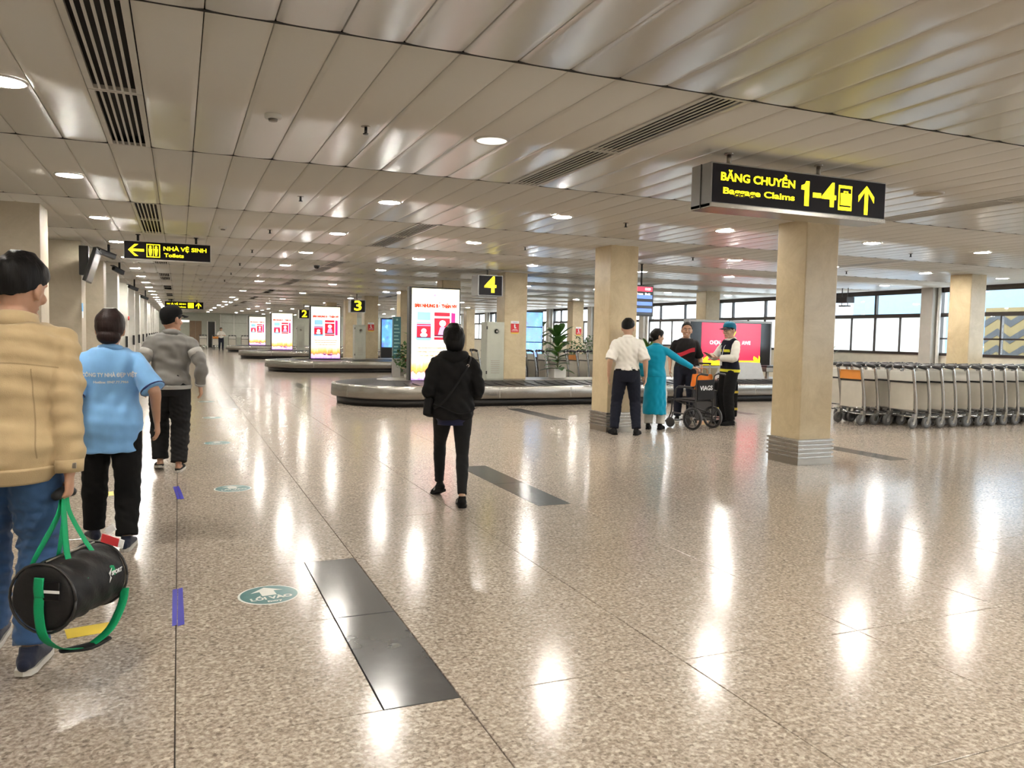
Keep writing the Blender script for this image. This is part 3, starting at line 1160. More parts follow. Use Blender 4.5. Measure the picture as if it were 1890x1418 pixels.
# ================================================================== screens
SCRRED = mat('red_screen_glow', (.8, .02, .08), .2, emit=(.85, .03, .08), estr=.95, var=.0)
SCRYEL = mat('yellow_screen_glow', (1, .8, .02), .2, emit=(1, .78, .02), estr=1.1, var=0)
SCRWHT = mat('white_screen_glow', (1, 1, 1), .2, emit=(1, 1, 1), estr=1.3, var=0)
SCRBLK = mat('black_screen_glass', (.006, .006, .008), .15)
SCRBLU = mat('blue_screen_glow', (.1, .2, .7), .2, emit=(.12, .24, .75), estr=1.1, var=0)
SCRCYN = mat('cyan_screen_glow', (.02, .55, .95), .2, emit=(.0, .5, 1.0), estr=1.5, var=0)
tv = thing('video_wall', 'wide red video screen with yellow corner flowers behind the carousel', 'screen', (12.74, 17.9, .72))
TW, TH = 2.72, 1.32
MB().box(-.06, TW + .06, 0, .25, 0, TH, .01).build('screen_frame', mat('grey_screen_frame', (.5, .5, .5), .4), tv)
MB().box(0, TW, -.01, 0, .06, TH - .06).build('screen_glass', SCRBLK, tv)
sp_ = MB().box(.36, TW - .36, -.016, -.01, .08, TH - .08).build('picture', SCRRED, tv)
plate('yellow_bar', rect(.36, TW - .36, .08, .21), SCRYEL, sp_, -.022)
for s in (0, 1):
    fx = .36 + .02 if s == 0 else TW - .38
    dr = 1 if s == 0 else -1
    plate('flower', [(fx, .1), (fx + dr * .12, .12), (fx + dr * .22, .26), (fx + dr * .2, .34), (fx + dr * .08, .28)][::dr], SCRYEL, sp_, -.026)
    plate('flower', [(fx - dr * .01, .1), (fx + dr * .05, .2), (fx + dr * .02, .36), (fx - dr * .02, .3)][::dr], SCRYEL, sp_, -.027)
text('lettering', 'CHỌN', .14, SCRWHT, sp_, (.80, -.024, .70), bold=.003, width=.34)
text('lettering', 'AWE', .14, SCRWHT, sp_, (1.86, -.024, .70), bold=.003, width=.3)
plate('flame', [(1.42, .85), (1.5, 1.0), (1.47, 1.14), (1.4, 1.0)], SCRYEL, sp_, -.022)
for x in (.3, TW - .3):
    box('stand_leg', ALU, tv, x - .05, x + .05, .05, .2, -.22, 0)

fd = thing('flight_display', 'hanging flight information screen with red header beside the white shirt man', 'screen', (7.35, 13.3, 1.93))
FW, FH = 1.22, .6
MB().box(0, FW, 0, .09, 0, FH, .006).build('screen_case', BLACKM, fd)
MB().box(.03, FW - .03, -.005, 0, .03, FH - .03).build('screen_glass', SCRBLK, fd)
plate('header_bar', rect(.03, FW - .03, FH - .12, FH - .03), SCRRED, fd, -.009)
text('clock', '13:20', .06, SCRWHT, fd, (FW - .14, -.012, FH - .075), bold=.002)
text('column_title', 'Flight/From  Belt', .055, SCRWHT, fd, (FW - .33, -.009, FH - .17), bold=.002, width=.5)
for q in range(3):
    plate('flight_row', rect(.03, FW - .03, .08 + q * .13, .15 + q * .13), SCRBLU, fd, -.009)
rods(fd, (.25, .97), .05, FH, CEIL - 1.93, BLACKM)


def blue_screen_mat():
    m = bpy.data.materials.new('blue_water_advert')
    m.use_nodes = True
    nt = m.node_tree
    b = nt.nodes['Principled BSDF']
    tc = nt.nodes.new('ShaderNodeTexCoord')
    n = nt.nodes.new('ShaderNodeTexNoise')
    n.inputs['Scale'].default_value = 7
    n.inputs['Detail'].default_value = 4
    nt.links.new(tc.outputs['Object'], n.inputs['Vector'])
    r = ramp(nt, [(.35, (.0, .05, .8)), (.47, (.0, .3, .95)), (.58, (.02, .55, .95)), (.72, (.4, .9, 1))])
    nt.links.new(n.outputs['Fac'], r.inputs[0])
    nt.links.new(r.outputs[0], b.inputs['Emission Color'])
    b.inputs['Emission Strength'].default_value = 1.25
    m.cycles.emission_sampling = 'NONE'
    return m


BLUEAD = blue_screen_mat()
def blue_display(x, y, z, w, h, label, n=3):
    t = thing('digital_display', label, 'advertising display', (x, y, 0), 0, 'blue digital displays')
    box('cabinet', BLACKM, t, -.03, w + .03, 0, .15, 0, z + h + .04)
    for q in range(n):
        box('screen', BLUEAD, t, 0, w, -.01, 0, z + q * h / n + .015, z + (q + 1) * h / n - .015)
    return t


blue_display(10.3, 24.0, .8, .86, 1.5, 'tall bright blue digital display behind the number four column')
blue_display(7.9, 33.0, .9, .5, 1.2, 'narrow deep blue digital display right of the number three column', 1)
TEALB = mat('teal_info_board', (.04, .17, .2), .35)
TEALP = mat('pale_teal_print', (.35, .6, .6), .4)


def info_board(x, y, w, h, z, label):
    t = thing('information_board', label, 'sign', (x, y, 0), 0, 'teal information boards')
    box('pedestal', mat('grey_pedestal', (.4, .39, .37), .4), t, 0, w, 0, .12, 0, z)
    box('board', TEALB, t, 0, w, -.01, .12, z, h)
    for q in range(9):
        plate('text_line', rect(w * .12, w * (.88 - .1 * (q % 3)), z + (h - z) * (.1 + q * .085), z + (h - z) * (.13 + q * .085)), TEALP, t, -.014)
    plate('emblem', ell(w / 2, z + (h - z) * .93, w * .14, w * .14, 12), TEALP, t, -.014)
    return t


info_board(6.5, 25.6, .26, 2.05, .68, 'tall teal information board beside the second carousel')
info_board(14.0, 23.5, .3, 2.0, .1, 'tall teal information board right of the white shirt man')

# grey electrical cabinet on the near carousel, and the one farther back
CABM = mat('sage_grey_cabinet', (.4, .41, .35), .45)
def cabinet(x, y, z, w, d, h, label):
    t = thing('control_cabinet', label, 'cabinet', (x, y, z), 0, 'grey control cabinets on carousels')
    MB().box(0, w, 0, d, 0, h, .006).build('body', CABM, t)
    dr = MB().box(.008, w - .008, -.012, -.001, .03, h - .02, .003).build('door', CABM, t)
    MB().lathe([(.0, 0), (.055, 0), (.055, .012), (.035, .018), (0, .018)], 20, (w * .55, -.012, h * .84), 'y').xf(Matrix.Identity(4)).build('fan_ring', BLACKM, dr)
    MB().lathe([(.0, 0), (.022, 0), (.022, .008), (0, .008)], 14, (w * .55, -.036, h * .84), 'y').build('fan_hub', WHITEM, dr)
    for q in range(7):
        MB().box(w * .25, w * .75, -.018, -.011, .16 + q * .045, .175 + q * .045, .002).build('louvre', STEELD, dr)
    for z_ in (.14, h * .87):
        MB().box(-.012, .012, -.03, 0, z_, z_ + .07, .003).build('hinge', BLACKM, t)
    return t


cabinet(6.30, 16.45, .5, .42, .36, 1.3, 'tall grey metal control cabinet against the number four column')
cabinet(6.12, 29.9, .5, .42, .36, 1.3, 'distant grey metal control cabinet beside the number three column')
cabinet(5.9, 44.3, .5, .42, .36, 1.3, 'far grey metal control cabinet left of the second poster')

# baggage feed chute behind the vest man
fc = thing('baggage_chute', 'grey sloped baggage feed chute under the red screen', 'conveyor', (12.9, 16.55, .5))
MB().prism([(0, 0), (1.25, 0), (1.1, .42), (.25, .42)], 0, .5).build('chute_cover', mat('light_grey_cover', (.5, .5, .5), .35), fc)
MB().box(1.3, 2.9, 0, .5, .18, .3, .01).build('feed_belt', STEELD, fc)
MB().box(1.3, 2.9, -.02, .52, .3, .34, .006).build('side_rail', BLACKM, fc)
for x in (1.5, 2.7):
    box('leg', STEELD, fc, x, x + .06, .2, .26, 0, .18)

# ================================================================== plants
LEAF = mat('deep_green_leaf', (.05, .13, .03), .35, var=.2, vscale=9)
LEAF2 = mat('fresh_green_leaf', (.12, .25, .04), .35, var=.2, vscale=9)
STEM = mat('plant_stem', (.12, .1, .05), .6)
POTW = mat('white_planter', (.62, .6, .55), .4)


def leaf_mb(base, tip, width, droop=.1, seg=6):
    b, t = Vector(base), Vector(tip)
    d = t - b
    side = d.cross(Vector((0, 0, 1)))
    if side.length < 1e-4:
        side = Vector((1, 0, 0))
    side.normalize()
    vs, fs = [], []
    for k in range(seg + 1):
        u = k / seg
        p = b + d * u - Vector((0, 0, 1)) * droop * u * u
        w = width * math.sin(math.pi * min(1, .08 + u * .92)) ** .8 * (1 if u < 1 else .05)
        vs += [p - side * w + Vector((0, 0, w * .25)), p, p + side * w + Vector((0, 0, w * .25))]
    for k in range(seg):
        a = 3 * k
        fs += [(a, a + 1, a + 4, a + 3), (a + 1, a + 2, a + 5, a + 4)]
    return MB().add(vs, fs)


def leafy_plant(x, y, z, h, spread, n, width, label, pot=.16, m=LEAF, top_lean=None, seed=1):
    rnd = random.Random(seed)
    t = thing('potted_plant', label, 'plant', (x, y, z), 0, 'potted plants in the hall')
    p = MB().box(-pot, pot, -pot, pot, 0, pot * 1.4, .01).build('planter', POTW, t)
    MB().box(-pot * .9, pot * .9, -pot * .9, pot * .9, pot * 1.4, pot * 1.42).build('soil', STEM, p)
    MB().tube([(0, 0, pot), (.02, 0, h * .5), (0, .02, h * .85)], [.02, .016, .01], 6, res=3).build('stem', STEM, t, True)
    for k in range(n):
        a = k * 2.4 + rnd.uniform(-.3, .3)
        u = (k + .5) / n
        zb = pot + (h * .85 - pot) * u
        L = spread * rnd.uniform(.75, 1.1) * (1 - .25 * u)
        up = L * (.1 + 1.1 * u) if top_lean is None else L * top_lean * (.3 + u)
        leaf_mb((0, 0, zb), (L * math.cos(a), L * math.sin(a), zb + up), width * rnd.uniform(.8, 1.15), L * .3).build('leaf', m if k % 3 else LEAF2, t, True)
    return t


def bush(x, y, z, r, label, n=420, flowers=0, seed=3):
    rnd = random.Random(seed)
    t = thing('potted_shrub', label, 'plant', (x, y, z), 0, 'potted shrubs in the hall')
    MB().lathe([(0, 0), (.16, 0), (.2, .32), (.17, .32), (0, .3)], 16).build('pot', POTW, t, True)
    MB().tube([(0, 0, .3), (.02, .02, .75)], [.02, .012], 6).build('stem', STEM, t)
    mb, mf = MB(), MB()
    for k in range(n):
        v = Vector((rnd.gauss(0, 1), rnd.gauss(0, 1), rnd.gauss(0, 1))).normalized() * r * rnd.uniform(.35, 1)
        c = Vector((v.x, v.y, .3 + r * .9 + v.z * .9))
        d = Vector((rnd.uniform(-1, 1), rnd.uniform(-1, 1), rnd.uniform(-.3, .8))).normalized() * rnd.uniform(.06, .11)
        d *= 1.5
        L = leaf_mb(c, c + d, .045, .02, 2)
        (mf if k < flowers else mb).add(L.v, L.f)
    o = mb.build('foliage', LEAF, t)
    o['kind'] = 'stuff'
    if flowers:
        o = mf.build('blossom', mat('red_blossom', (.35, .06, .05), .5), t)
        o['kind'] = 'stuff'
    return t


leafy_plant(8.5, 17.35, .5, 1.25, .5, 30, .1, 'tall broad leaved green plant on the near carousel island', .16, LEAF, None, 5)
bush(6.2, 22.3, .0, .55, 'dense dark green shrub behind woman in black', 500, 30, 4)
leafy_plant(6.75, 23.5, 0, 1.9, .6, 24, .13, 'bright green leafy plant left of the grey cabinet', .2, LEAF2, None, 8)
bush(12.0, 26.5, 0, .6, 'dark shrub behind the middle trolley row, left of the red notice column', 500, 0, 6)
leafy_plant(11.6, 25.5, 0, 2.0, .75, 34, .16, 'big leaved green plant in front of the windows beside blue display', .22, LEAF, None, 9)
bush(13.4, 25.2, 0, .75, 'dark potted shrub just left of the white shirt man column', 450, 0, 10)
leafy_plant(11.0, 17.2, .5, .95, .5, 24, .05, 'feathery green plant behind woman in teal', .15, LEAF2, None, 12)
leafy_plant(17.6, 17.9, 0, 1.35, .5, 16, .035, 'thin leaved plant on the window side right of the nearest column', .2, LEAF, None, 14)

# ================================================================== luggage trolleys
ADV = mat('cream_advert_board', (.6, .56, .48), .35)
ADVT = mat('pale_trolley_sign', (.68, .66, .6), .4)
ORNG = mat('orange_trolley_sign', (.75, .28, .05), .4)


def trolley_proto():
    t = thing('luggage_trolley', 'x', 'luggage trolley', (0, 0, 0))
    for s in (-1, 1):
        x = s * .27
        MB().tube([(x, .06, .14), (x, .03, .55), (x, -.06, 1.02), (x * .97, -.09, 1.07)], [.026, .026, .024, .02], 8, res=2).build('post', CHROME, t, True)
        w = MB().lathe([(.035, -.022), (.092, -.024), (.1, -.014), (.1, .014), (.092, .024), (.035, .022), (.035, -.022)], 16, (x, -.02, .101), 'x').build('wheel', TYRE, t, True)
        MB().lathe([(0, -.026), (.035, -.026), (.035, .026), (0, .026)], 10, (x, -.02, .101), 'x').build('hub', CHROME, w)
        MB().prism([(-.05, .08), (.01, .08), (.055, .26), (.0, .26)], -.028, .028).xf(Matrix.Translation((x, 0, 0)) @ Matrix.Rotation(math.pi / 2, 4, 'Z') @ Matrix.Translation((0, 0, 0))).build('fork', STEEL, t)
        MB().tube([(x * .97, -.09, 1.07), (x * .6, -.115, 1.09)], .034, 8, cap='round').build('grip', RUBBER, t, True)
    MB().tube([(-.27, -.09, 1.07), (-.1, -.115, 1.085), (.1, -.115, 1.085), (.27, -.09, 1.07)], .015, 8, res=2).build('handle_bar', CHROME, t, True)
    MB().tube([(-.06, -.12, 1.085), (.06, -.12, 1.09)], .036, 8, cap='round').build('brake_grip', RUBBER, t, True)
    MB().box(-.25, .25, .0, .016, .32, .80, .006).build('advert_board', ADV, t)
    MB().box(-.25, .25, -.035, -.018, .83, 1.0, .006).build('top_sign', ADVT, t)
    MB().box(-.25, .25, -.012, .02, .80, .83).build('cross_rail', BLACKM, t)
    fr = MB()
    fr.tube([(-.26, .05, .2), (-.2, .55, .17), (-.1, .85, .15), (.1, .85, .15), (.2, .55, .17), (.26, .05, .2)], .016, 6)
    fr.tube([(-.26, .06, .3), (.26, .06, .3)], .014, 6)
    fr.tube([(-.26, .06, .2), (.26, .06, .2)], .014, 6)
    fr.build('base_frame', CHROME, t, True)
    pf = MB()
    for k in range(5):
        x = -.16 + k * .08
        pf.tube([(x, .08, .215), (x * .7, .8, .165)], .009, 6)
    pf.build('platform', TYRE, t)
    fw = MB().lathe([(.02, -.02), (.06, -.02), (.065, 0), (.06, .02), (.02, .02), (.02, -.02)], 12, (0, .8, .066), 'x').build('wheel', TYRE, t, True)
    MB().box(-.015, .015, .78, .82, .066, .17).build('fork', STEEL, t)
    return t


TROLLEY = trolley_proto()
for ch_ in TROLLEY.children:
    pass
KIDS_ = {}


def deep_copy(o):
    c = o.copy()
    COL.objects.link(c)
    for k in KIDMAP[o.name]:
        d = k.copy()
        COL.objects.link(d)
        d.parent = c
        for g in KIDMAP[k.name]:
            e = g.copy()
            COL.objects.link(e)
            e.parent = d
    return c


KIDMAP = {}
for o in [TROLLEY] + list(TROLLEY.children_recursive):
    KIDMAP[o.name] = list(o.children)
first_used = False


def place_trolley(x, y, rz, label, group, sign=None):
    global first_used
    if not first_used:
        c = TROLLEY
        first_used = True
    else:
        c = deep_copy(TROLLEY)
    c.location = (x, y, 0)
    c.rotation_euler = (0, 0, rz)
    c['label'] = label
    c['group'] = group
    if sign is not None:
        for k in c.children:
            if k.name.startswith('top_sign'):
                k.data = k.data.copy()
                k.data.materials[0] = sign
    return c


ROWN = ['front', 'second', 'rear']
for r_, (xs, yc, n) in enumerate(((11.92, 10.32, 18), (11.4, 10.98, 18), (11.75, 11.66, 7))):
    for k in range(n):
        place_trolley(xs + k * .335, yc + random.uniform(-.012, .012), -math.pi / 2 + random.uniform(-.015, .015),
                      'grey luggage trolley, %s from the left in the %s row at right' % (ORD[k + 1], ROWN[r_]), 'nested trolleys at the right', ORNG if (r_ == 1 and k == 0) else None)
for k in range(18):
    place_trolley(7.6 + k * .335, 20.6 + random.uniform(-.012, .012), -math.pi / 2 + random.uniform(-.015, .015),
                  'grey luggage trolley, %s from the left in the row behind the near carousel' % ORD[k + 1], 'nested trolleys behind the carousel', ORNG if k == 9 else None)
for k in range(5):
    place_trolley(1.75 + k * .95 + (.25 if k > 1 else 0), 66.5, math.pi + random.uniform(-.1, .1) - math.pi,
                  'distant luggage trolley by the end wall, %s from the left' % ORD[k + 1], 'trolleys by the end wall', ORNG if k == 1 else None)

# ================================================================== floor markings
DECALT = mat('teal_floor_sticker', (.03, .15, .16), .3, var=.15, vscale=20)
STICKW = mat('white_floor_sticker', (.72, .72, .68), .4)
for k in range(5):
    y = 4.61 + 3.275 * k
    t = thing('floor_sticker', 'round teal entry arrow sticker on the floor, %s from the camera' % ORD[k + 1], 'floor sticker', (.465 if k < 3 else .53, y, .0005), .12, 'entry stickers on the floor')
    MB().lathe([(0, .0008), (.168, .0008), (.17, 0)], 40).build('sticker_rim', STICKW, t)
    MB().lathe([(0, .0014), (.157, .0014), (.1575, .0008)], 40).build('sticker_disc', DECALT, t)
    MB().slab([(0, .135), (.09, .055), (.04, .065), (.04, -.015), (-.04, -.015), (-.04, .065), (-.09, .055)][::-1], .0014, .002).build('arrow', STICKW, t)
    if k < 3:
        text('lettering', 'LỐI VÀO', .062, STICKW, t, (0, -.062, .0022), rot=(0, 0, 0), bold=.0028, width=.23, depth=0)
        text('lettering', 'Entry', .036, STICKW, t, (.005, -.12, .0022), rot=(0, 0, 0), bold=.0015, depth=0)
TAPE = mat('blue_floor_tape', (.05, .05, .42), .3)
for k, (y, l, a) in enumerate(((4.58, .62, .0), (7.83, .62, .06), (12.4, .5, .03))):
    t = thing('floor_tape', 'strip of blue tape on the floor joint, %s from the camera' % ORD[k + 1], 'floor tape', (-.012, y, .0005), a, 'blue tape strips on the floor')
    MB().slab([(-.028, -l / 2), (-.006, -l / 2 + .012), (-.004, l / 2), (-.03, l / 2 - .01)], 0, .0012).build('tape_strip', TAPE, t)
    MB().slab([(-.002, -l / 2 - .008), (.03, -l / 2 + .01), (.024, l / 2 + .012), (.0, l / 2 - .006)], 0, .0016).build('tape_strip', TAPE, t)
YTAPE = mat('yellow_floor_tape', (.75, .55, .05), .4)
t = thing('floor_label', 'yellow floor label seen between the legs of the blue shirt woman', 'floor sticker', (-.62, 7.95, .0005), .1)
MB().slab([(-.12, -.1), (.12, -.1), (.12, .1), (-.12, .1)], 0, .001).build('label_sheet', YTAPE, t)
plate('label_text', rect(-.08, .08, 0, 0.0006), BLACKM, t, -.02, .03)
t = thing('floor_label', 'yellow floor label beneath the black duffel bag', 'floor sticker', (-.42, 4.35, .0005), .2)
MB().slab([(-.1, -.07), (.1, -.07), (.1, .07), (-.1, .07)], 0, .001).build('label_sheet', YTAPE, t)

# ================================================================== ceiling devices and cameras
for k, (x, y) in enumerate(((1.22, 5.63), (1.21, 8.8), (1.21, 11.9), (1.22, 15.0), (1.22, 18.1), (5.2, 8.75), (5.2, 11.9), (8.4, 8.6), (8.4, 11.8), (10.9, 9.4), (1.22, 21.2), (1.22, 24.3), (12.6, 12.4))):
    t = thing('sprinkler', 'small black ceiling sprinkler, %s from the camera' % ORD[k + 1] if k < 5 else 'small black ceiling sprinkler over the hall, number %s along' % ORD[k - 4], 'sprinkler', (x, y, CEIL - .002), 0, 'ceiling sprinklers')
    MB().lathe([(0, -.004), (.034, -.004), (.036, .004), (0, .004)], 16).build('escutcheon', STEELD, t, True)
    MB().lathe([(0, -.05), (.011, -.05), (.011, -.004), (0, -.004)], 10).build('stem', BLACKM, t, True)
    MB().lathe([(0, -.056), (.02, -.055), (.022, -.05), (0, -.05)], 12).build('deflector', BLACKM, t, True)
for k, (x, y) in enumerate(((.59, 5.61), (.58, 11.95), (.58, 24.3))):
    t = thing('smoke_detector', 'round white smoke detector on the ceiling, %s from the camera' % ORD[k + 1], 'smoke detector', (x, y, CEIL - .002), 0, 'smoke detectors')
    MB().lathe([(0, -.03), (.05, -.03), (.056, -.022), (.056, .002), (0, .002)], 24).build('body', WHITEM, t, True)
    MB().lathe([(0, -.045), (.028, -.045), (.032, -.03), (0, -.03)], 18).build('sensor', STEELD, t, True)
t = thing('dome_camera', 'dark dome camera on the ceiling left of the number two sign', 'camera', (2.75, 17.5, CEIL))
MB().lathe([(0, -.02), (.08, -.02), (.085, 0), (0, 0)], 20).build('mount', WHITEM, t, True)
MB().ball((0, 0, -.03), (.065, .065, .06), 16, 10).build('dome', SCRBLK, t, True)


def cctv(x, y, z, ang, label):
    t = thing('security_camera', label, 'camera', (x, y, z), ang, 'security cameras on the left piers')
    MB().tube([(0, 0, CEIL - z + .01), (0, 0, .03)], .022, 8).build('bracket', BLACKM, t, True)
    MB().box(-.04, .04, -.2, .12, -.05, .03, .012).xf(Matrix.Rotation(-.28, 4, 'X')).build('housing', BLACKM, t)
    MB().box(-.05, .05, -.26, .12, .03, .042, .004).xf(Matrix.Rotation(-.28, 4, 'X')).build('sun_shield', BLACKM, t)
    MB().lathe([(0, -.215), (.03, -.215), (.03, -.2), (0, -.2)], 14, (0, 0, -.01), 'y').xf(Matrix.Rotation(-.28, 4, 'X')).build('lens', SCRBLK, t)
    return t


cctv(-1.12, 15.6, 2.78, -.9, 'black security camera left of the toilet sign')
cctv(-1.2, 19.6, 2.76, -.6, 'black security camera on the second pier past the wall screen')
cctv(-1.2, 26.0, 2.68, -.8, 'distant black security camera above woman in blue')
cctv(-1.15, 33.0, 2.66, -.8, 'farthest black security camera left of man in cap')
wt = thing('wall_screen', 'black flat screen on a bracket at the top of a left pier', 'screen', (-1.46, 14.75, 2.24), 0)
MB().box(-.04, .1, .02, .2, .12, .6, .01).build('bracket', BLACKM, wt)
MB().box(0, .055, -.45, .45, 0, .56, .008).xf(Matrix.Translation((.04, .1, .02)) @ Matrix.Rotation(.3, 4, 'Y')).build('screen', BLACKM, wt)
MB().box(.056, .06, -.43, .43, .02, .54).xf(Matrix.Translation((.04, .1, .02)) @ Matrix.Rotation(.3, 4, 'Y')).build('glass', mat('grey_screen_glass', (.12, .12, .14), .12), wt)
nb = thing('notice_plate', 'small blue and white notice on the corner of a left pier', 'sign', (-1.58, 15.08, 1.66))
box('blue_plate', BLUEP, nb, -.03, .085, -.02, 0, .1, .24) if False else MB().box(.082, .09, .0, .16, .11, .25).build('blue_plate', mat('sky_blue_print', (.1, .4, .75), .4), nb)
MB().box(.082, .092, .0, .14, 0, .11).build('white_plate', WHITEP, nb)
al = thing('fire_alarm', 'small red fire alarm on a brightly lit pier', 'alarm', (-1.49, 27.9, 1.82))
MB().lathe([(0, 0), (.07, 0), (.06, .05), (0, .055)], 16, axis='x').build('alarm_body', mat('alarm_red', (.6, .04, .03), .4), al, True)
MB().box(-.004, .01, -.09, .09, -.09, .09).build('alarm_plate', WHITEM, al)
TUBE = mat('lit_fluorescent_tube', (1, 1, 1), .4, emit=(1.0, .97, .9), estr=5, var=0)
for k, (x, y) in enumerate(((2.4, 38), (2.4, 42), (2.4, 46), (2.4, 50), (5.2, 52), (5.2, 56), (5.2, 60))):
    t = thing('batten_light', 'distant fluorescent ceiling light in the %s row, %s along' % ('nearer' if k < 4 else 'farther', ORD[k + 1 if k < 4 else k - 3]), 'ceiling light', (x, y, CEIL - .05), 0, 'fluorescent lights at the far end')
    MB().box(-.07, .07, -.6, .6, 0, .05, .005).build('casing', WHITEM, t)
    MB().box(-.05, .05, -.58, .58, -.02, 0).build('tube', TUBE, t)
ex = thing('exit_sign', 'small white lit sign on the far end wall beside man in cap', 'sign', (.15, 72.88, 2.1))
MB().box(0, .7, 0, .12, 0, .22, .01).build('case', WHITEM, ex)
MB().box(.03, .67, -.01, 0, .03, .19).build('face', SCRWHT, ex)

hp_ = thing('hanging_speaker', 'small black box hung from the ceiling in front of the windows', 'speaker', (16.5, 16.25, 2.45))
MB().box(-.14, .14, -.2, .2, .1, .26, .012).build('housing', BLACKM, hp_)
MB().box(-.1, .1, -.12, .12, 0, .04, .008).build('lower_tray', BLACKM, hp_)
for y in (-.1, .1):
    MB().tube([(0, y, .02), (0, y, CEIL - 2.45)], .012, 6).build('hanger_rod', BLACKM, hp_)

# ================================================================== people
from mathutils.bvhtree import BVHTree


def remesh(mb, voxel, smooth=4, name='body'):
    me = mb.mesh(name)
    o = bpy.data.objects.new(name, me)
    WORK.collection.objects.link(o)
    r = o.modifiers.new('r', 'REMESH')
    r.mode = 'VOXEL'
    r.voxel_size = voxel
    r.use_smooth_shade = True
    if smooth:
        sm = o.modifiers.new('s', 'SMOOTH')
        sm.factor = .5
        sm.iterations = smooth
    with bpy.context.temp_override(scene=WORK, view_layer=WORK.view_layers[0]):
        dg = bpy.context.evaluated_depsgraph_get()
        dg.update()
        out = bpy.data.meshes.new_from_object(o.evaluated_get(dg))
    bpy.data.objects.remove(o)
    bpy.data.meshes.remove(me)
    out.name = name
    out.polygons.foreach_set('use_smooth', [True] * len(out.polygons))
    return out


def folds(me, amp, seed, freq=9.0, direc=(0, 0, 1), n=7, mask=None, sharp=1.0):
    """cloth folds: displace along the normal with warped oriented waves"""
    if amp <= 0:
        return me
    N = len(me.vertices)
    co = np.empty(N * 3)
    no = np.empty(N * 3)
    me.vertices.foreach_get('co', co)
    me.vertices.foreach_get('normal', no)
    co = co.reshape(-1, 3)
    no = no.reshape(-1, 3)
    rs = np.random.RandomState(seed)
    d = np.zeros(N)
    base = np.array(direc, float)
    for k in range(n):
        v = base + rs.normal(0, .55, 3)
        v /= np.linalg.norm(v)
        w = rs.normal(0, 1, 3) * 5
        f = freq * rs.uniform(.6, 2.2)
        env = .5 + .5 * np.sin(co @ (rs.normal(0, 1, 3) * 5) + rs.uniform(0, 6))
        a = np.sin(co @ v * f * 6 + 1.3 * np.sin(co @ w + rs.uniform(0, 6)) + rs.uniform(0, 6))
        a = np.sign(a) * np.abs(a) ** sharp if sharp != 1 else a
        d += a * env / (n ** .5) * (freq / f) ** .6
    d *= amp * 1.0
    if mask is not None:
        d *= mask(co)
    co = co + no * d[:, None]
    me.vertices.foreach_set('co', co.ravel())
    me.update()
    return me


def ik(a, c, l1, l2, hint):
    a, c = Vector(a), Vector(c)
    d = c - a
    L = min(d.length, (l1 + l2) * .998)
    d = d.normalized()
    x = (l1 * l1 - l2 * l2 + L * L) / (2 * L)
    h = math.sqrt(max(l1 * l1 - x * x, 1e-6))
    hv = Vector(hint)
    hv = (hv - d * hv.dot(d)).normalized()
    return a + d * x + hv * h, a + d * L


TORSO = [(.80, .125, .095, -.005), (.86, .158, .112, -.01), (.93, .168, .118, -.012), (1.0, .152, .108, -.005), (1.07, .142, .1, 0), (1.16, .15, .105, .0), (1.26, .166, .114, 0), (1.34, .17, .104, -.005), (1.40, .14, .085, -.012), (1.435, .095, .07, -.015), (1.46, .06, .056, -.01)]
HEADR = [(-.002, .022, .02, .05), (.012, .042, .042, .045), (.035, .056, .066, .028), (.065, .065, .084, .01), (.1, .071, .093, .002), (.135, .0745, .097, -.002), (.165, .073, .094, -.004), (.19, .064, .083, -.006), (.21, .046, .06, -.008), (.222, .022, .03, -.01)]


HS = 1.12


class Pose:
    pass


def torso_at(z):
    if z <= TORSO[0][0]:
        return TORSO[0][1:]
    for a, b in zip(TORSO, TORSO[1:]):
        if a[0] <= z <= b[0]:
            u = (z - a[0]) / (b[0] - a[0])
            return tuple(a[k] + (b[k] - a[k]) * u for k in (1, 2, 3))
    return TORSO[-1][1:]


def make_pose(feet, arms, lean=.03, bw=1.0, sw=1.0, drop=.0, pel=(0, 0), head=(0, 0, 0), hshift=0.0, sl=0.0):
    P = Pose()
    P.lean, P.bw, P.drop, P.pel, P.sw = lean, bw, drop, pel, sw
    P.head, P.hshift, P.sl = head, hshift, sl
    P.foot = {}
    P.hip, P.knee, P.ank = {}, {}, {}
    P.sho, P.elb, P.wri, P.hand = {}, {}, {}, {}
    for sd, sg in (('L', -1), ('R', 1)):
        fx, fy, fz, fyaw, fp = feet[sd]
        M = Matrix.Translation((fx, fy, fz)) @ Matrix.Rotation(fyaw, 4, 'Z') @ Matrix.Translation((0, .13, 0)) @ Matrix.Rotation(-fp, 4, 'X') @ Matrix.Translation((0, -.13, 0))
        P.foot[sd] = M
        ank = M @ Vector((0, 0, .085))
        hip = Vector((pel[0] + sg * .088 * bw, pel[1], .90 - drop))
        P.hip[sd] = hip
        k, a = ik(hip, ank, .415, .41, (sg * .12, 1, 0))
        P.knee[sd], P.ank[sd] = k, ank
        sh = P_t(P, Vector((sg * .168 * sw, -.012, 1.352 + sg * sl)))
        P.sho[sd] = sh
        w, hint, hd, hn, cu = arms[sd]
        e, w2 = ik(sh, w, .285, .25, hint)
        P.elb[sd], P.wri[sd] = e, w2
        P.hand[sd] = (Vector(hd).normalized(), Vector(hn).normalized(), cu)
    return P


def P_t(P, v):
    """torso bend: shift by lean above the pelvis, pelvis offset and drop"""
    u = max(0.0, v.z - .9)
    return Vector((v.x + P.pel[0] + P.hshift * u, v.y + P.pel[1] + P.lean * u, v.z - P.drop))


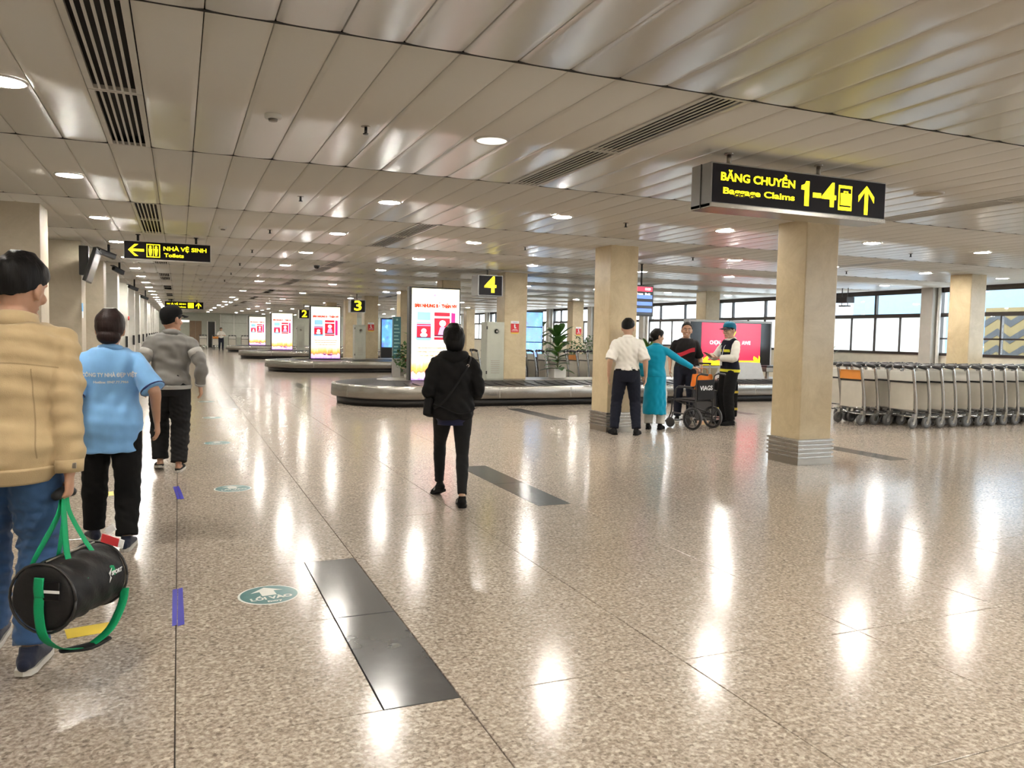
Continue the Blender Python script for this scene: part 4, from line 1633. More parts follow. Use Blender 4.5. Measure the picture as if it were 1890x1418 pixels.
def torso(mb, P, z0, z1, off, flare=0.0, steps=9, n=24, fb=0.0):
    pts, rad = [], []
    for k in range(steps):
        z = z0 + (z1 - z0) * k / (steps - 1)
        rx, ry, yo = torso_at(z)
        o = off + flare * max(0, (1.0 - z)) / .3
        wf = P.sw if z > 1.2 else P.bw
        pts.append(tuple(P_t(P, Vector((0, yo, z)))))
        rad.append((rx * wf + o, ry * P.bw + o * .9 + fb))
    mb.tube(pts, rad, n, side=(1, 0, 0), res=2)


def leg(mb, P, sd, r, n=14, end=1.0, cap='round'):
    h, k, a = P.hip[sd], P.knee[sd], P.ank[sd]
    a2 = k + (a - k) * end
    pts = [h + Vector((0, 0, .04)), h + (k - h) * .25, h + (k - h) * .7, k, k + (a2 - k) * .3, k + (a2 - k) * .75, a2]
    mb.tube(pts, r, n, res=2, cap=cap)


def arm(mb, P, sd, r, n=12, t0=0.0, t1=2.0, cap='round'):
    s, e, w = P.sho[sd], P.elb[sd], P.wri[sd]

    def at(t):
        return s + (e - s) * t if t <= 1 else e + (w - e) * (t - 1)
    ts = [t0 + (t1 - t0) * k / 6 for k in range(7)]
    rr = [r(t) for t in ts]
    mb.tube([at(t) for t in ts], rr, n, res=2, cap=cap)


def hand_shapes(mb, P, sd):
    W = P.wri[sd]
    d, n, c = P.hand[sd]
    ts = 1 if sd == 'R' else -1
    n = (n - d * n.dot(d)).normalized()
    s = d.cross(n)
    mb.tube([W - d * .02, W + d * .02, W + d * .055, W + d * .088], [(.024, .019), (.031, .017), (.04, .0145), (.039, .012)], 14, side=s, res=2, cap='round')
    for o, L, q in ((.0315, .069, 0), (.0105, .079, 1), (-.0105, .074, 2), (-.0315, .058, 3)):
        p = W + d * (.083 - .006 * abs(q - 1)) + s * (o * ts)
        dd = (d + s * (o * ts * 1.6)).normalized()
        pts = [p - d * .012, p]
        a = 0
        for seg, b in ((.42, .55), (.32, .85), (.26, .6)):
            a += b * c
            v = dd * math.cos(a) + n * math.sin(a)
            p = p + v * L * seg
            pts.append(p)
        mb.tube(pts, [.0092, .009, .0085, .008, .007], 8, cap='round', side=s)
    p = W + d * .022 + s * (.024 * ts)
    v = (d * .62 + s * (.72 * ts) + n * .35).normalized()
    v2 = (d * .8 + s * (.25 * ts) + n * (.35 + .5 * c)).normalized()
    mb.tube([p, p + v * .034, p + v * .034 + v2 * .03, p + v * .034 + v2 * .056], [.014, .0115, .0105, .008], 8, cap='round', side=n)


def head_matrix(P):
    b = P_t(P, Vector((0, .0, 1.46)))
    yaw, pit, rol = P.head
    return Matrix.Translation(b + Vector((0, .012, .0))) @ Matrix.Scale(HS, 4) @ Matrix.Rotation(yaw, 4, 'Z') @ Matrix.Rotation(-pit, 4, 'X') @ Matrix.Rotation(rol, 4, 'Y')


def head_shape(mb, grow=0.0, rings=HEADR, n=20):
    mb.tube([(0, r[3], r[0] + (grow if i == len(rings) - 1 else 0)) for i, r in enumerate(rings)], [(r[1] + grow, r[2] + grow) for r in rings], n, side=(1, 0, 0), res=2)


def skin_mat(name, c):
    m = mat(name, c, .5, var=.05, vscale=20)
    m.node_tree.nodes['Principled BSDF'].inputs['Subsurface Weight'].default_value = .08
    m.node_tree.nodes['Principled BSDF'].inputs['Subsurface Scale'].default_value = .01
    return m


SKIN = skin_mat('tan_skin', (.46, .26, .17))
SKINL = skin_mat('light_skin', (.56, .35, .24))
HAIRB = mat('black_hair', (.005, .0045, .0045), .5, 0, .14, var=.25, vscale=60, bump=.3, bscale=90, stretch=(1, 1, .15))
HAIRR = mat('dark_brown_hair', (.013, .006, .005), .5, 0, .2, var=.25, vscale=60, bump=.3, bscale=90, stretch=(1, 1, .15))


def cloth(name, c, rough=.8, var=.06, bump=.12, bscale=260, sheen=.15):
    return mat(name, c, rough, 0, .2, var, 14, bump, bscale, sheen=sheen)


def base_body(t, P, s, voxel, skin, name='body'):
    mb = MB()
    torso(mb, P, .80, 1.46, -.012, n=20)
    for sd in 'LR':
        leg(mb, P, sd, [.082, .082, .062, .05, .052, .036, .032])
        arm(mb, P, sd, lambda t: (.036 + .02 * t if t < .4 else .047 - .004 * t) if t < 1 else (.043 - .019 * (t - 1)), 12, .0, 2.0)
        hand_shapes(mb, P, sd)
        f = MB()
        f.tube([(0, -.045, .05), (0, 0, .045), (0, .08, .032), (0, .16, .022)], [(.028, .035), (.03, .038), (.036, .024), (.03, .014)], 10, side=(1, 0, 0), res=2, cap='round')
        f.xf(P.foot[sd])
        mb.add(f.v, f.f)
        mb.tube([P.ank[sd] + (P.knee[sd] - P.ank[sd]) * .2, P.ank[sd], P.foot[sd] @ Vector((0, 0, .03))], [.033, .031, .03], 10)
    nb = P_t(P, Vector((0, -.018, 1.40)))
    H = head_matrix(P)
    mb.tube([nb, P_t(P, Vector((0, -.012, 1.45))), H @ Vector((0, -.008, .045)), H @ Vector((0, -.005, .09))], [.062, .054, .052, .05], 14, res=2)
    h = MB()
    head_shape(h)
    h.tube([(0, .09, .118), (0, .103, .095), (0, .113, .076), (0, .1, .068)], [.008, .0095, .0125, .008], 8, cap='round')
    h.ball((-.011, .1, .073), (.008, .01, .007), 8, 6)
    h.ball((.011, .1, .073), (.008, .01, .007), 8, 6)
    h.tube([(-.045, .078, .13), (0, .096, .133), (.045, .078, .13)], .008, 8, cap='round', res=3)
    h.tube([(-.022, .087, .042), (0, .097, .044), (.022, .087, .042)], .007, 8, cap='round', res=3)
    h.tube([(-.03, .07, .012), (0, .085, .008), (.03, .07, .012)], .012, 8, cap='round', res=3)
    for sg in (-1, 1):
        h.ball((sg * .079, -.008, .098), (.010, .021, .031), 10, 8)
        h.ball((sg * .077, -.004, .07), (.009, .012, .012), 8, 6)
        h.ball((sg * .043, .062, .075), (.022, .026, .022), 8, 6)
    h.xf(H)
    mb.add(h.v, h.f)
    mb.xf(Matrix.Scale(s, 4))
    return mesh_obj(name, remesh(mb, voxel, 3, name), skin, t)


def cut_hair(t, P, s, m, front=(.085, .19), nape=(-.085, .03), grow=.010, extra=None, name='hair', seed=1, amp=.0022, voxel=.006):
    mb = MB()
    head_shape(mb, grow)
    bm = bmesh.new()
    me = mb.mesh('h')
    bm.from_mesh(me)
    bpy.data.meshes.remove(me)
    d = Vector((0, front[0] - nape[0], front[1] - nape[1])).normalized()
    nrm = Vector((0, -d.z, d.y))
    bmesh.ops.bisect_plane(bm, geom=bm.verts[:] + bm.edges[:] + bm.faces[:], plane_co=Vector((0, nape[0], nape[1])), plane_no=nrm, clear_inner=True)
    ed = [e for e in bm.edges if e.is_boundary]
    bmesh.ops.holes_fill(bm, edges=ed, sides=0)
    bmesh.ops.triangulate(bm, faces=bm.faces[:])
    bm.verts.ensure_lookup_table()
    bm.verts.index_update()
    mb2 = MB().add([v.co[:] for v in bm.verts], [[v.index for v in f.verts] for f in bm.faces])
    bm.free()
    if extra:
        extra(mb2)
    mb2.xf(Matrix.Scale(s, 4) @ head_matrix(P))
    out = remesh(mb2, voxel, 2, name)
    folds(out, amp * .8, seed, 14, (1, .2, .1), 8)
    return mesh_obj(name, out, m, t)


def face_parts(t, P, s, body, smile=False, glasses=False):
    M = Matrix.Scale(s, 4) @ head_matrix(P)
    WH = mat('eye_white', (.6, .57, .53), .3)
    DK = mat('eye_dark', (.02, .012, .008), .2)
    LIP = mat('lip', (.4, .14, .11), .45)
    for sg in (-1, 1):
        e = MB().ball((sg * .031, .088, .112), (.0135, .006, .0065), 10, 6).xf(M).build('eye', WH, body, True)
        MB().ball((sg * .031, .0925, .112), (.006, .003, .006), 8, 6).xf(M).build('iris', DK, body, True)
        MB().tube([(sg * .016, .098, .13), (sg * .032, .094, .135), (sg * .048, .083, .13)], .0038, 6, cap='round', res=3).xf(M).build('eyebrow', HAIRB, body, True)
    mo = MB().tube([(-.024, .0915, .042 + (.005 if smile else 0)), (0, .1015, .041), (.024, .0915, .042 + (.005 if smile else 0))], .005, 6, cap='round', res=3).xf(M).build('mouth', LIP, body, True)
    if smile:
        MB().tube([(-.017, .097, .044), (0, .105, .042), (.017, .097, .044)], .0032, 6, cap='round', res=3).xf(M).build('teeth', mat('tooth_white', (.8, .78, .72), .3), body, True)
    if glasses:
        g = MB()
        for sg in (-1, 1):
            g.tube([(sg * .031 + .021 * math.cos(a), .108, .11 + .017 * math.sin(a)) for a in [k * math.pi / 6 for k in range(13)]], .0022, 6)
            g.tube([(sg * .052, .106, .115), (sg * .078, .05, .115), (sg * .082, -.01, .11)], .0022, 6)
        g.tube([(-.01, .109, .113), (.01, .109, .113)], .0022, 6)
        g.xf(M).build('glasses', BLACKM, t, True)


def trousers(t, P, s, m, off=.014, end=.93, amp=.004, seed=2, voxel=.009, wide=0.0, name='trousers', waist=1.0):
    mb = MB()
    torso(mb, P, .80, waist, off + .004, n=22, steps=6)
    for sd in 'LR':
        leg(mb, P, sd, [.088 + off, .088 + off, .066 + off + wide, .054 + off + wide, .055 + off + wide, .042 + off + wide, .038 + off + wide * 1.2], 16, end, 'flat')
    mb.xf(Matrix.Scale(s, 4))
    me = remesh(mb, voxel, 3, name)
    folds(me, amp, seed, 12, (0, .3, 1), 8, lambda c: np.clip((.78 * s - c[:, 2]) / (.1 * s), .08, 1))
    return mesh_obj(name, me, m, t)


def top(t, P, s, m, hem, off=.02, sleeve=2.0, amp=.005, seed=3, flare=.0, voxel=.009, slw=.018, name='shirt', neck=1.445, cuff=None, folddir=(.3, .2, 1), fb=0.0, fq=8.0, short_flare=0.0, sharp=1.0):
    mb = MB()
    torso(mb, P, hem, neck, off, flare, 12, 26, fb)
    for sd in 'LR':
        def rr(t):
            r = (.052 - .005 * t) if t < 1 else (.047 - .016 * (t - 1))
            if t < .3:
                r -= slw * .5 * (1 - t / .3)
            if short_flare and t > .3:
                r += short_flare * (t - .3)
            return r + slw
        arm(mb, P, sd, rr, 14, .0, sleeve, 'start')
        # shoulder cap
        sh = P.sho[sd]
        sg = -1 if sd == 'L' else 1
        nk = P_t(P, Vector((sg * .03, -.014, 1.415)))
        mb.tube([nk, nk * .5 + sh * .5 + Vector((0, 0, .004)), sh], [(.055 + off * .3, .036 + off * .25), (.06 + off * .3, .04 + off * .25), (.052 + slw * .5, .045 + slw * .4)], 12, side=(0, 1, 0), res=2)
    mb.xf(Matrix.Scale(s, 4))
    me = remesh(mb, voxel, 4, name)
    folds(me, amp, seed, fq, folddir, 9, None, sharp)
    return mesh_obj(name, me, m, t)


def collar(t, P, s, m, r=.072, h=.045, name='collar', tilt=.02, z=1.425):
    mb = MB()
    pts = []
    vs, fs = [], []
    n = 28
    for k in range(n):
        a = 2 * math.pi * k / n
        for rr, zz in ((r * 1.1, 0), (r * .95, h), (r * .95 - .008, h + .002), (r * .9, 0)):
            p = P_t(P, Vector((rr * 1.05 * math.cos(a), rr * math.sin(a) - .01, z + zz - math.sin(a) * tilt)))
            vs.append(tuple(p))
    for k in range(n):
        k2 = (k + 1) % n
        for j in range(4):
            fs.append((k * 4 + j, k2 * 4 + j, k2 * 4 + (j + 1) % 4, k * 4 + (j + 1) % 4))
    mb.add(vs, fs).xf(Matrix.Scale(s, 4))
    return mb.build(name, m, t, True)


def shoes(t, P, s, m, sole, slipper=False, stripes=None):
    for sd in 'LR':
        mb = MB()
        if slipper:
            rings = [(-.075, .028, .018, .022), (-.04, .036, .02, .025), (.03, .04, .024, .028), (.1, .046, .032, .035), (.16, .044, .026, .03), (.2, .026, .014, .022)]
        else:
            rings = [(-.082, .026, .03, .045), (-.055, .037, .042, .05), (0, .04, .046, .055), (.06, .043, .036, .045), (.12, .047, .028, .036), (.17, .043, .022, .031), (.205, .024, .014, .024)]
        mb.tube([(0, y, zc) for y, w, h, zc in rings], [(w, h) for y, w, h, zc in rings], 14, side=(1, 0, 0), res=2, cap='round')
        if not slipper:
            mb.tube([(0, -.02, .06), (0, -.015, .1)], [(.036, .045), (.036, .042)], 14, side=(1, 0, 0))
        mb.xf(Matrix.Scale(s, 4) @ P.foot[sd])
        sh = mesh_obj('shoe', remesh(mb, .006, 3, 'shoe'), m, t)
        so = MB()
        out = [(-.094, -.0), (-.08, -.034), (-.03, -.041), (.05, -.043), (.13, -.05), (.18, -.046), (.215, -.02), (.222, .005), (.21, .03), (.17, .045), (.1, .045), (.02, .04), (-.05, .04), (-.085, .028)]
        poly = [(-x * (1 if sd == 'L' else -1), y) for y, x in out]
        if sd == 'L':
            poly = poly[::-1]
        so.slab(poly, .002, .026)
        so.xf(Matrix.Scale(s, 4) @ P.foot[sd])
        so.build('sole', sole, sh)
        if stripes is not None:
            for q in (0, 1):
                st = MB()
                st.tube([(-.046 - .002, .02 + q * .03, .03), (-.03, .03 + q * .03, .074 - q * .012), (.0, .035 + q * .03, .088 - q * .014), (.03, .03 + q * .03, .074 - q * .012), (.046, .02 + q * .03, .03)], .004, 6, res=3)
                st.xf(Matrix.Scale(s, 4) @ P.foot[sd])
                st.build('stripe', stripes, sh, True)


def band(t, P, s, m, z0, z1, off, name='waistband', flare=0.0, fb=0.0):
    mb = MB()
    torso(mb, P, z0, z1, off, flare, 4, 28, fb)
    mb.xf(Matrix.Scale(s, 4))
    return mb.build(name, m, t, True)


def cuff(t, P, s, m, sd, t0, t1, r, name='cuff'):
    S, E, W = P.sho[sd], P.elb[sd], P.wri[sd]
    at = lambda q: S + (E - S) * q if q <= 1 else E + (W - E) * (q - 1)
    r0, r1 = r if hasattr(r, '__len__') else (r, r)
    mb = MB().tube([at(t0), at((t0 + t1) / 2), at(t1)], [r0, (r0 + r1) / 2, r1], 18)
    mb.xf(Matrix.Scale(s, 4))
    return mb.build(name, m, t, True)


def project_text(s_, size, width, m, parent, target, z, x=0.0, back=True, bold=.0):
    """lettering printed on cloth: each vertex laid on the garment surface"""
    me = text_mesh(s_, size, bold)
    bm = bmesh.new()
    bm.from_mesh(me)
    bmesh.ops.subdivide_edges(bm, edges=[e for e in bm.edges if e.calc_length() > .02], cuts=2)
    bm.to_mesh(me)
    bm.free()
    co = [v.co.copy() for v in me.vertices]
    xs = [c.x for c in co]
    k = width / (max(xs) - min(xs))
    tm = target.data
    tree = BVHTree.FromPolygons([v.co[:] for v in tm.vertices], [p.vertices[:] for p in tm.polygons])
    sg = 1 if back else -1
    for v in me.vertices:
        p = Vector((x + v.co.x * k * sg, -1.5 * sg, z + v.co.y))
        hit = tree.ray_cast(p, Vector((0, sg, 0)))
        y = hit[0].y if hit[0] is not None else -.15 * sg
        v.co = Vector((p.x, y - .004 * sg, p.z))
    me.materials.clear()
    return mesh_obj('printed_lettering', me, m, parent)


def cloth_patch(name, m, parent, target, pts_fn, nx=10, nz=6, back=False, lift=.004):
    """panel sewn on a garment: a grid laid on its surface; pts_fn(u, v) gives local x, z"""
    tm = target.data
    tree = BVHTree.FromPolygons([v.co[:] for v in tm.vertices], [p.vertices[:] for p in tm.polygons])
    sg = 1 if back else -1
    vs, fs = [], []
    for lay in (lift, lift * .2):
        for i in range(nx + 1):
            for j in range(nz + 1):
                x, z = pts_fn(i / nx, j / nz)
                hit = tree.ray_cast(Vector((x, -1.5 * sg, z)), Vector((0, sg, 0)))
                y = hit[0].y if hit[0] is not None else .1 * -sg
                vs.append((x, y - lay * sg, z))
    n1 = (nx + 1) * (nz + 1)
    for i in range(nx):
        for j in range(nz):
            a = i * (nz + 1) + j
            fs += [(a, a + 1, a + nz + 2, a + nz + 1), (n1 + a, n1 + a + nz + 1, n1 + a + nz + 2, n1 + a + 1)]
    return MB().add(vs, fs).build(name, m, parent, True)


def cap_hat(t, P, s, m, m2=None, r=.012):
    mb = MB()
    rings = [(z, rx, ry, yc) for (z, rx, ry, yc) in HEADR if z >= .1]
    rings = [(.128, .075, .098, 0)] + [q for q in rings if q[0] > .13]
    mb.tube([(0, q[3], q[0] + .012) for q in rings], [(q[1] + r, q[2] + r) for q in rings], 24, side=(1, 0, 0), res=3)
    M = Matrix.Scale(s, 4) @ head_matrix(P)
    mb.xf(M)
    c = mb.build('cap', m, t, True)
    br = MB()
    vs = []
    n = 14
    for lay in (0, .006):
        for k in range(n + 1):
            a = math.pi * k / n
            vs.append((.084 * math.cos(a), .055 + .02 * math.sin(a), .142 + lay))
            vs.append((.08 * math.cos(a), .07 + .105 * math.sin(a) ** .8, .135 - .012 * math.sin(a) * 0 - .015 * (1 - math.sin(a)) + lay))
    fs = []
    m_ = 2 * (n + 1)
    for k in range(n):
        a = 2 * k
        fs += [(a, a + 1, a + 3, a + 2), (m_ + a, m_ + a + 2, m_ + a + 3, m_ + a + 1), (a + 1, m_ + a + 1, m_ + a + 3, a + 3)]
    br.add(vs, fs).xf(M)
    br.build('visor', m2 or m, c, True)
    bt = MB().ball((0, -.009, .246), (.008, .008, .005), 8, 5).xf(M)
    bt.build('button', m2 or m, c)
    return c


HANG = lambda sg, x=.25, y=.02, z=.86, c=.45: ((sg * x, y, z), (sg * .25, -1, 0), (0, .1, -1), (-sg, .15, 0), c)

# ---- 1 man in tan jacket with the bag (nearest, left edge)
TAN = cloth('tan_cotton', (.47, .355, .2), .85, .05)
JEAN = cloth('blue_denim', (.035, .085, .2), .85, .16)
NAVY = cloth('navy_canvas', (.012, .016, .035), .8)
SOLEW = mat('off_white_sole', (.55, .53, .48), .6)
s1 = 1.82 / 1.7
p1 = thing('person', 'man in tan jacket and blue jeans carrying a black duffel bag', 'person', (-.68, 3.98, 0), -.02)
P = make_pose({'L': (-.13, .3, 0, .05, 0), 'R': (.07, -.06, 0, -.1, .05)},
              {'L': HANG(-1, .27, .1, .86), 'R': ((.225, -.07, .745), (.3, -1, 0), (-.02, .05, -1), (-1, .15, 0), 1.05)},
              lean=.05, bw=1.0, sw=1.02, drop=.015, head=(-.42, .16, .06), hshift=.04)
b = base_body(p1, P, s1, .0062, SKIN)
cut_hair(p1, P, s1, HAIRB, front=(.09, .165), nape=(-.09, .055), grow=.013, seed=4, amp=.003)
trousers(p1, P, s1, JEAN, .02, .97, .009, 5, .009, .008)
tj = top(p1, P, s1, TAN, .83, .036, 1.9, .0145, 21, .0, .0085, .02, 'jacket', 1.43, fq=7, folddir=(.25, .1, 1), sharp=.75)
collar(p1, P, s1, TAN, .086, .062, z=1.398)
band(p1, P, s1, TAN, .80, .865, .044)
for sd in 'LR':
    c_ = cuff(p1, P, s1, TAN, sd, 1.78, 1.99, (.058, .052))
MB().box(-.012, .012, -.004, .004, -.012, .012, .003).xf(Matrix.Scale(s1, 4) @ Matrix.Translation(P.wri['R'] + Vector((.02, -.045, .035)))).build('cuff_button', STEELD, p1)
TANS = cloth('tan_seam', (.33, .245, .135), .9, .05)
cloth_patch('yoke_seam', TANS, p1, tj, lambda u, v: ((-.19 + .38 * u) * s1, (1.235 + .02 * math.sin(math.pi * u) + .005 * v) * s1), 30, 1, True, .0022)
for q in (-.115, .115):
    cloth_patch('back_seam', TANS, p1, tj, lambda u, v: ((q - q * .15 * v + .005 * u) * s1, (.88 + .355 * v) * s1), 1, 24, True, .0022)
shoes(p1, P, s1, NAVY, SOLEW)
HAND1 = Matrix.Translation(p1.location) @ Matrix.Rotation(p1.rotation_euler.z, 4, 'Z') @ Matrix.Scale(s1, 4) @ (P.wri['R'] + Vector((-.022, .012, -.085)))

# duffel bag hanging from his hand
BAGM = cloth('black_nylon', (.012, .012, .013), .5, .2, .2, 60, 0)
GREEN = cloth('green_webbing', (.005, .27, .11), .6, .1, .3, 400, 0)
BW = Vector((-.42, 3.70, .425))
bag = thing('duffel_bag', 'black cylindrical duffel bag with green straps held by man in tan', 'bag', BW, -.5)
R_, L_ = .137, .185
mb = MB().tube([(0, -L_, 0), (0, -L_ + .02, 0), (0, -.1, .004), (0, .1, .004), (0, L_ - .02, 0), (0, L_, 0)], [(R_ - .02, R_ - .02), (R_, R_), (R_ + .004, R_ - .004), (R_ + .004, R_ - .004), (R_, R_), (R_ - .02, R_ - .02)], 28, side=(1, 0, 0), res=3)
me = remesh(mb, .009, 3, 'bag_body')
folds(me, .005, 9, 9, (0, 1, .3), 6)
bb = mesh_obj('bag_body', me, BAGM, bag)
for y in (-L_ + .012, L_ - .012):
    MB().tube([((R_ + .003) * math.cos(a), y, (R_ + .003) * math.sin(a)) for a in [k * math.pi / 12 for k in range(25)]], .006, 6).build('piping', BLACKM, bag, True)
MB().tube([(0, -L_ + .03, R_ + .004), (0, 0, R_ + .006), (0, L_ - .03, R_ + .004)], .005, 6).build('zip', STEELD, bag)


def strap(pts, w, name, parent, m, side):
    n = len(pts)
    mb = MB()
    return mb.tube(pts, [(w, .0022)] * n, 8, side=side, res=4).build(name, m, parent, True)


Minv = (Matrix.Translation(BW) @ Matrix.Rotation(-.5, 4, 'Z')).inverted()
hp = Minv @ HAND1
for sg in (-1, 1):
    for y in (-.085, .085):
        strap([(sg * R_ * .98, y, -.02), (sg * R_ * .93, y, .06), (sg * R_ * .55 + hp.x * .2, y * .9, .125), (hp.x * .8 + sg * .015, hp.y * .75 + y * .25, hp.z - .09), (hp.x + sg * .006, hp.y + y * .1, hp.z - .01)], .0145, 'carry_strap', bag, GREEN, (0, 1, 0))
MB().tube([hp + Vector((0, -.05, -.004)), hp + Vector((0, .0, .006)), hp + Vector((0, .05, -.004))], [.021, .024, .021], 12, cap='round', res=3).build('handle_wrap', BAGM, bag, True)
strap([(.0, -L_ - .004, .03), (0, -L_ - .012, -.05), (.02, -L_ - .01, -.15), (.05, -L_ + .05, -.215), (.08, -.05, -.24)], .022, 'shoulder_strap', bag, GREEN, (1, 0, 0))
strap([(.1, -.03, -.24), (.13, .06, -.2), (.14, .13, -.12), (.13, .17, -.06)], .02, 'shoulder_strap', bag, GREEN, (1, 0, 0))
MB().tube([(.03, -.11, -.235), (.09, -.03, -.245), (.13, .05, -.235)], [(.022, .008), (.034, .012), (.022, .008)], 10, side=(1, -.5, 0), res=3, cap='round').build('shoulder_pad', BAGM, bag, True)
strap([(.0, -L_ - .006, .09), (0, -L_ - .012, .05), (0, -L_ - .008, .01)], .022, 'end_loop', bag, GREEN, (1, 0, 0))
MB().box(.0, .085, -L_ - .008, -L_ - .002, -.0, .075, .002).build('window_pocket', SCRBLK, bag)
MB().box(.0, .085, -L_ - .01, -L_ - .006, .03, .042, .001).build('paper_slip', WHITEP, bag)
tagm = mat('red_baggage_label', (.6, .04, .05), .5)
tg = MB().box(-.03, .05, -.002, .002, -.016, .02).xf(Matrix.Translation((.1, .1, .17)) @ Matrix.Rotation(.25, 4, 'Y')).build('baggage_label', tagm, bag)
MB().box(.05, .072, -.002, .002, -.016, .02).xf(Matrix.Translation((.1, .1, .17)) @ Matrix.Rotation(.25, 4, 'Y')).build('label_end', WHITEP, bag)
MB().box(.0, .045, .004, .008, .015, .045).xf(Matrix.Translation((.1, .11, .175)) @ Matrix.Rotation(-.6, 4, 'Y')).build('label_end', WHITEP, bag)
lo = text('logo_lettering', 'SPORT', .024, WHITEP, bag, (R_ + .0085, .09, .04), rot=(math.pi / 2, 0, math.pi / 2), bold=.001)
plate('logo_mark', [(0, -.03), (.014, -.012), (.004, 0), (.016, .03), (-.004, .012), (.006, -.004)], WHITEP, bag, 0, .002).matrix_local = Matrix.Translation((R_ + .0085, .04, .035)) @ Matrix.Rotation(math.pi / 2, 4, 'Z')

# ---- 2 woman in light blue work shirt
LBLUE = cloth('light_blue_cotton', (.2, .42, .74), .8, .05)
BLK = cloth('black_cloth', (.006, .006, .0065), .9, .1, sheen=0)
s2 = 1.62 / 1.7
p2 = thing('person', 'woman in light blue printed work shirt and black trousers walking away', 'person', (-.43, 6.02, 0), .0)
P = make_pose({'L': (-.13, .16, 0, .25, .05), 'R': (.10, -.12, 0, -.12, 0)},
              {'L': HANG(-1, .25, .06, .9), 'R': ((.30, -.02, .9), (.5, -1, 0), (.08, .12, -1), (-1, .3, 0), .5)}, lean=.02, bw=1.06, sw=.97, drop=.008, head=(-.06, -.02, 0))
b = base_body(p2, P, s2, .007, SKIN)


def bun2(mb):
    mb.ball((0, -.075, .055), (.07, .05, .05), 14, 10)
    mb.ball((0, -.02, .12), (.088, .1, .09), 16, 12)


cut_hair(p2, P, s2, HAIRR, front=(.085, .18), nape=(-.085, .01), grow=.014, extra=bun2, seed=6, amp=.003)
trousers(p2, P, s2, BLK, .02, .97, .004, 7, .009, .014)
sh2 = top(p2, P, s2, LBLUE, .70, .032, .92, .009, 8, .03, .009, .018, 'shirt', 1.44, folddir=(1, .2, .25), fq=7, short_flare=.03)
collar(p2, P, s2, LBLUE, .082, .05, z=1.40)
TRIM = cloth('navy_trim', (.02, .03, .12))
for sd in 'LR':
    cuff(p2, P, s2, TRIM, sd, .875, .9, (.089, .0905), 'sleeve_trim')
SILV = mat('silver_print', (.62, .62, .62), .5)
project_text('CÔNG TY NHÀ ĐẸP VIỆT', .036, .335, SILV, sh2, sh2, 1.245 * s2, 0.0, True, .0015)
project_text('Hotline: 0947.77.7966', .022, .21, SILV, sh2, sh2, 1.195 * s2, 0.01, True, .0008)
shoes(p2, P, s2, NAVY, SOLEW)

# ---- 3 man in grey jacket and black cap
GREYJ = cloth('grey_nylon', (.19, .185, .175), .65, .05)
GREYL = cloth('light_grey_nylon', (.42, .41, .39), .65)
DJEAN = cloth('black_denim', (.012, .012, .013), .9, .2, sheen=0)
s3 = 1.74 / 1.7
p3 = thing('person', 'man in grey jacket and black cap walking away', 'person', (-.09, 9.12, 0), -.06)
P = make_pose({'L': (-.1, .05, 0, .2, .15), 'R': (.085, -.09, 0, -.1, 0)},
              {'L': HANG(-1, .27, .06, .9), 'R': ((.29, .0, .88), (.6, -1, 0), (.15, .2, -1), (-1, .3, 0), .6)}, lean=.02, bw=1.04, sw=1.08, drop=.01, head=(-.75, 0, 0), hshift=.03)
b = base_body(p3, P, s3, .008, SKIN)
cut_hair(p3, P, s3, HAIRB, front=(.085, .14), nape=(-.085, .05), grow=.007, seed=7)
cap_hat(p3, P, s3, BLK)
trousers(p3, P, s3, DJEAN, .022, .98, .0075, 11, .009, .018)
top(p3, P, s3, GREYJ, .90, .034, 1.92, .011, 13, .0, .009, .02, 'jacket', 1.43, folddir=(.3, .2, 1))
collar(p3, P, s3, GREYJ, .084, .058, z=1.40)
band(p3, P, s3, GREYL, .865, .905, .046, 'hem_band')
for sd in 'LR':
    cuff(p3, P, s3, GREYL, sd, .38, .6, (.0745, .0735), 'sleeve_panel')
    cuff(p3, P, s3, GREYL, sd, 1.86, 1.95, (.056, .052))
shoes(p3, P, s3, BLK, SOLEW, True)

# ---- 4 woman in black hooded jacket
s4 = 1.61 / 1.7
BLKJ = cloth('black_jersey', (.007, .007, .0075), .8, .15, sheen=0)
BLKL = cloth('black_leggings', (.008, .008, .009), .7, .1, sheen=0)
p4 = thing('person', 'woman in black hooded jacket with crossbody bag walking toward the poster', 'person', (2.235, 6.62, 0), -.22)
P = make_pose({'L': (-.085, .33, 0, .25, .3), 'R': (.075, -.14, 0, -.05, 0)},
              {'L': ((-.15, .26, 1.02), (-.45, -1, -.4), (.35, 1, .1), (.3, -.2, 1), .7), 'R': ((.15, .26, 1.02), (.45, -1, -.4), (-.35, 1, .1), (-.3, -.2, 1), .7)}, lean=.03, bw=1.0, sw=1.0, drop=.03, pel=(0, .06), head=(0.05, .12, 0))
b = base_body(p4, P, s4, .008, SKINL)


def bob4(mb):
    mb.ball((0, -.02, .115), (.094, .108, .1), 16, 12)
    mb.tube([(0, -.055, .1), (0, -.06, .04), (0, -.05, -.005)], [(.088, .06), (.08, .055), (.06, .04)], 16, side=(1, 0, 0), res=3)


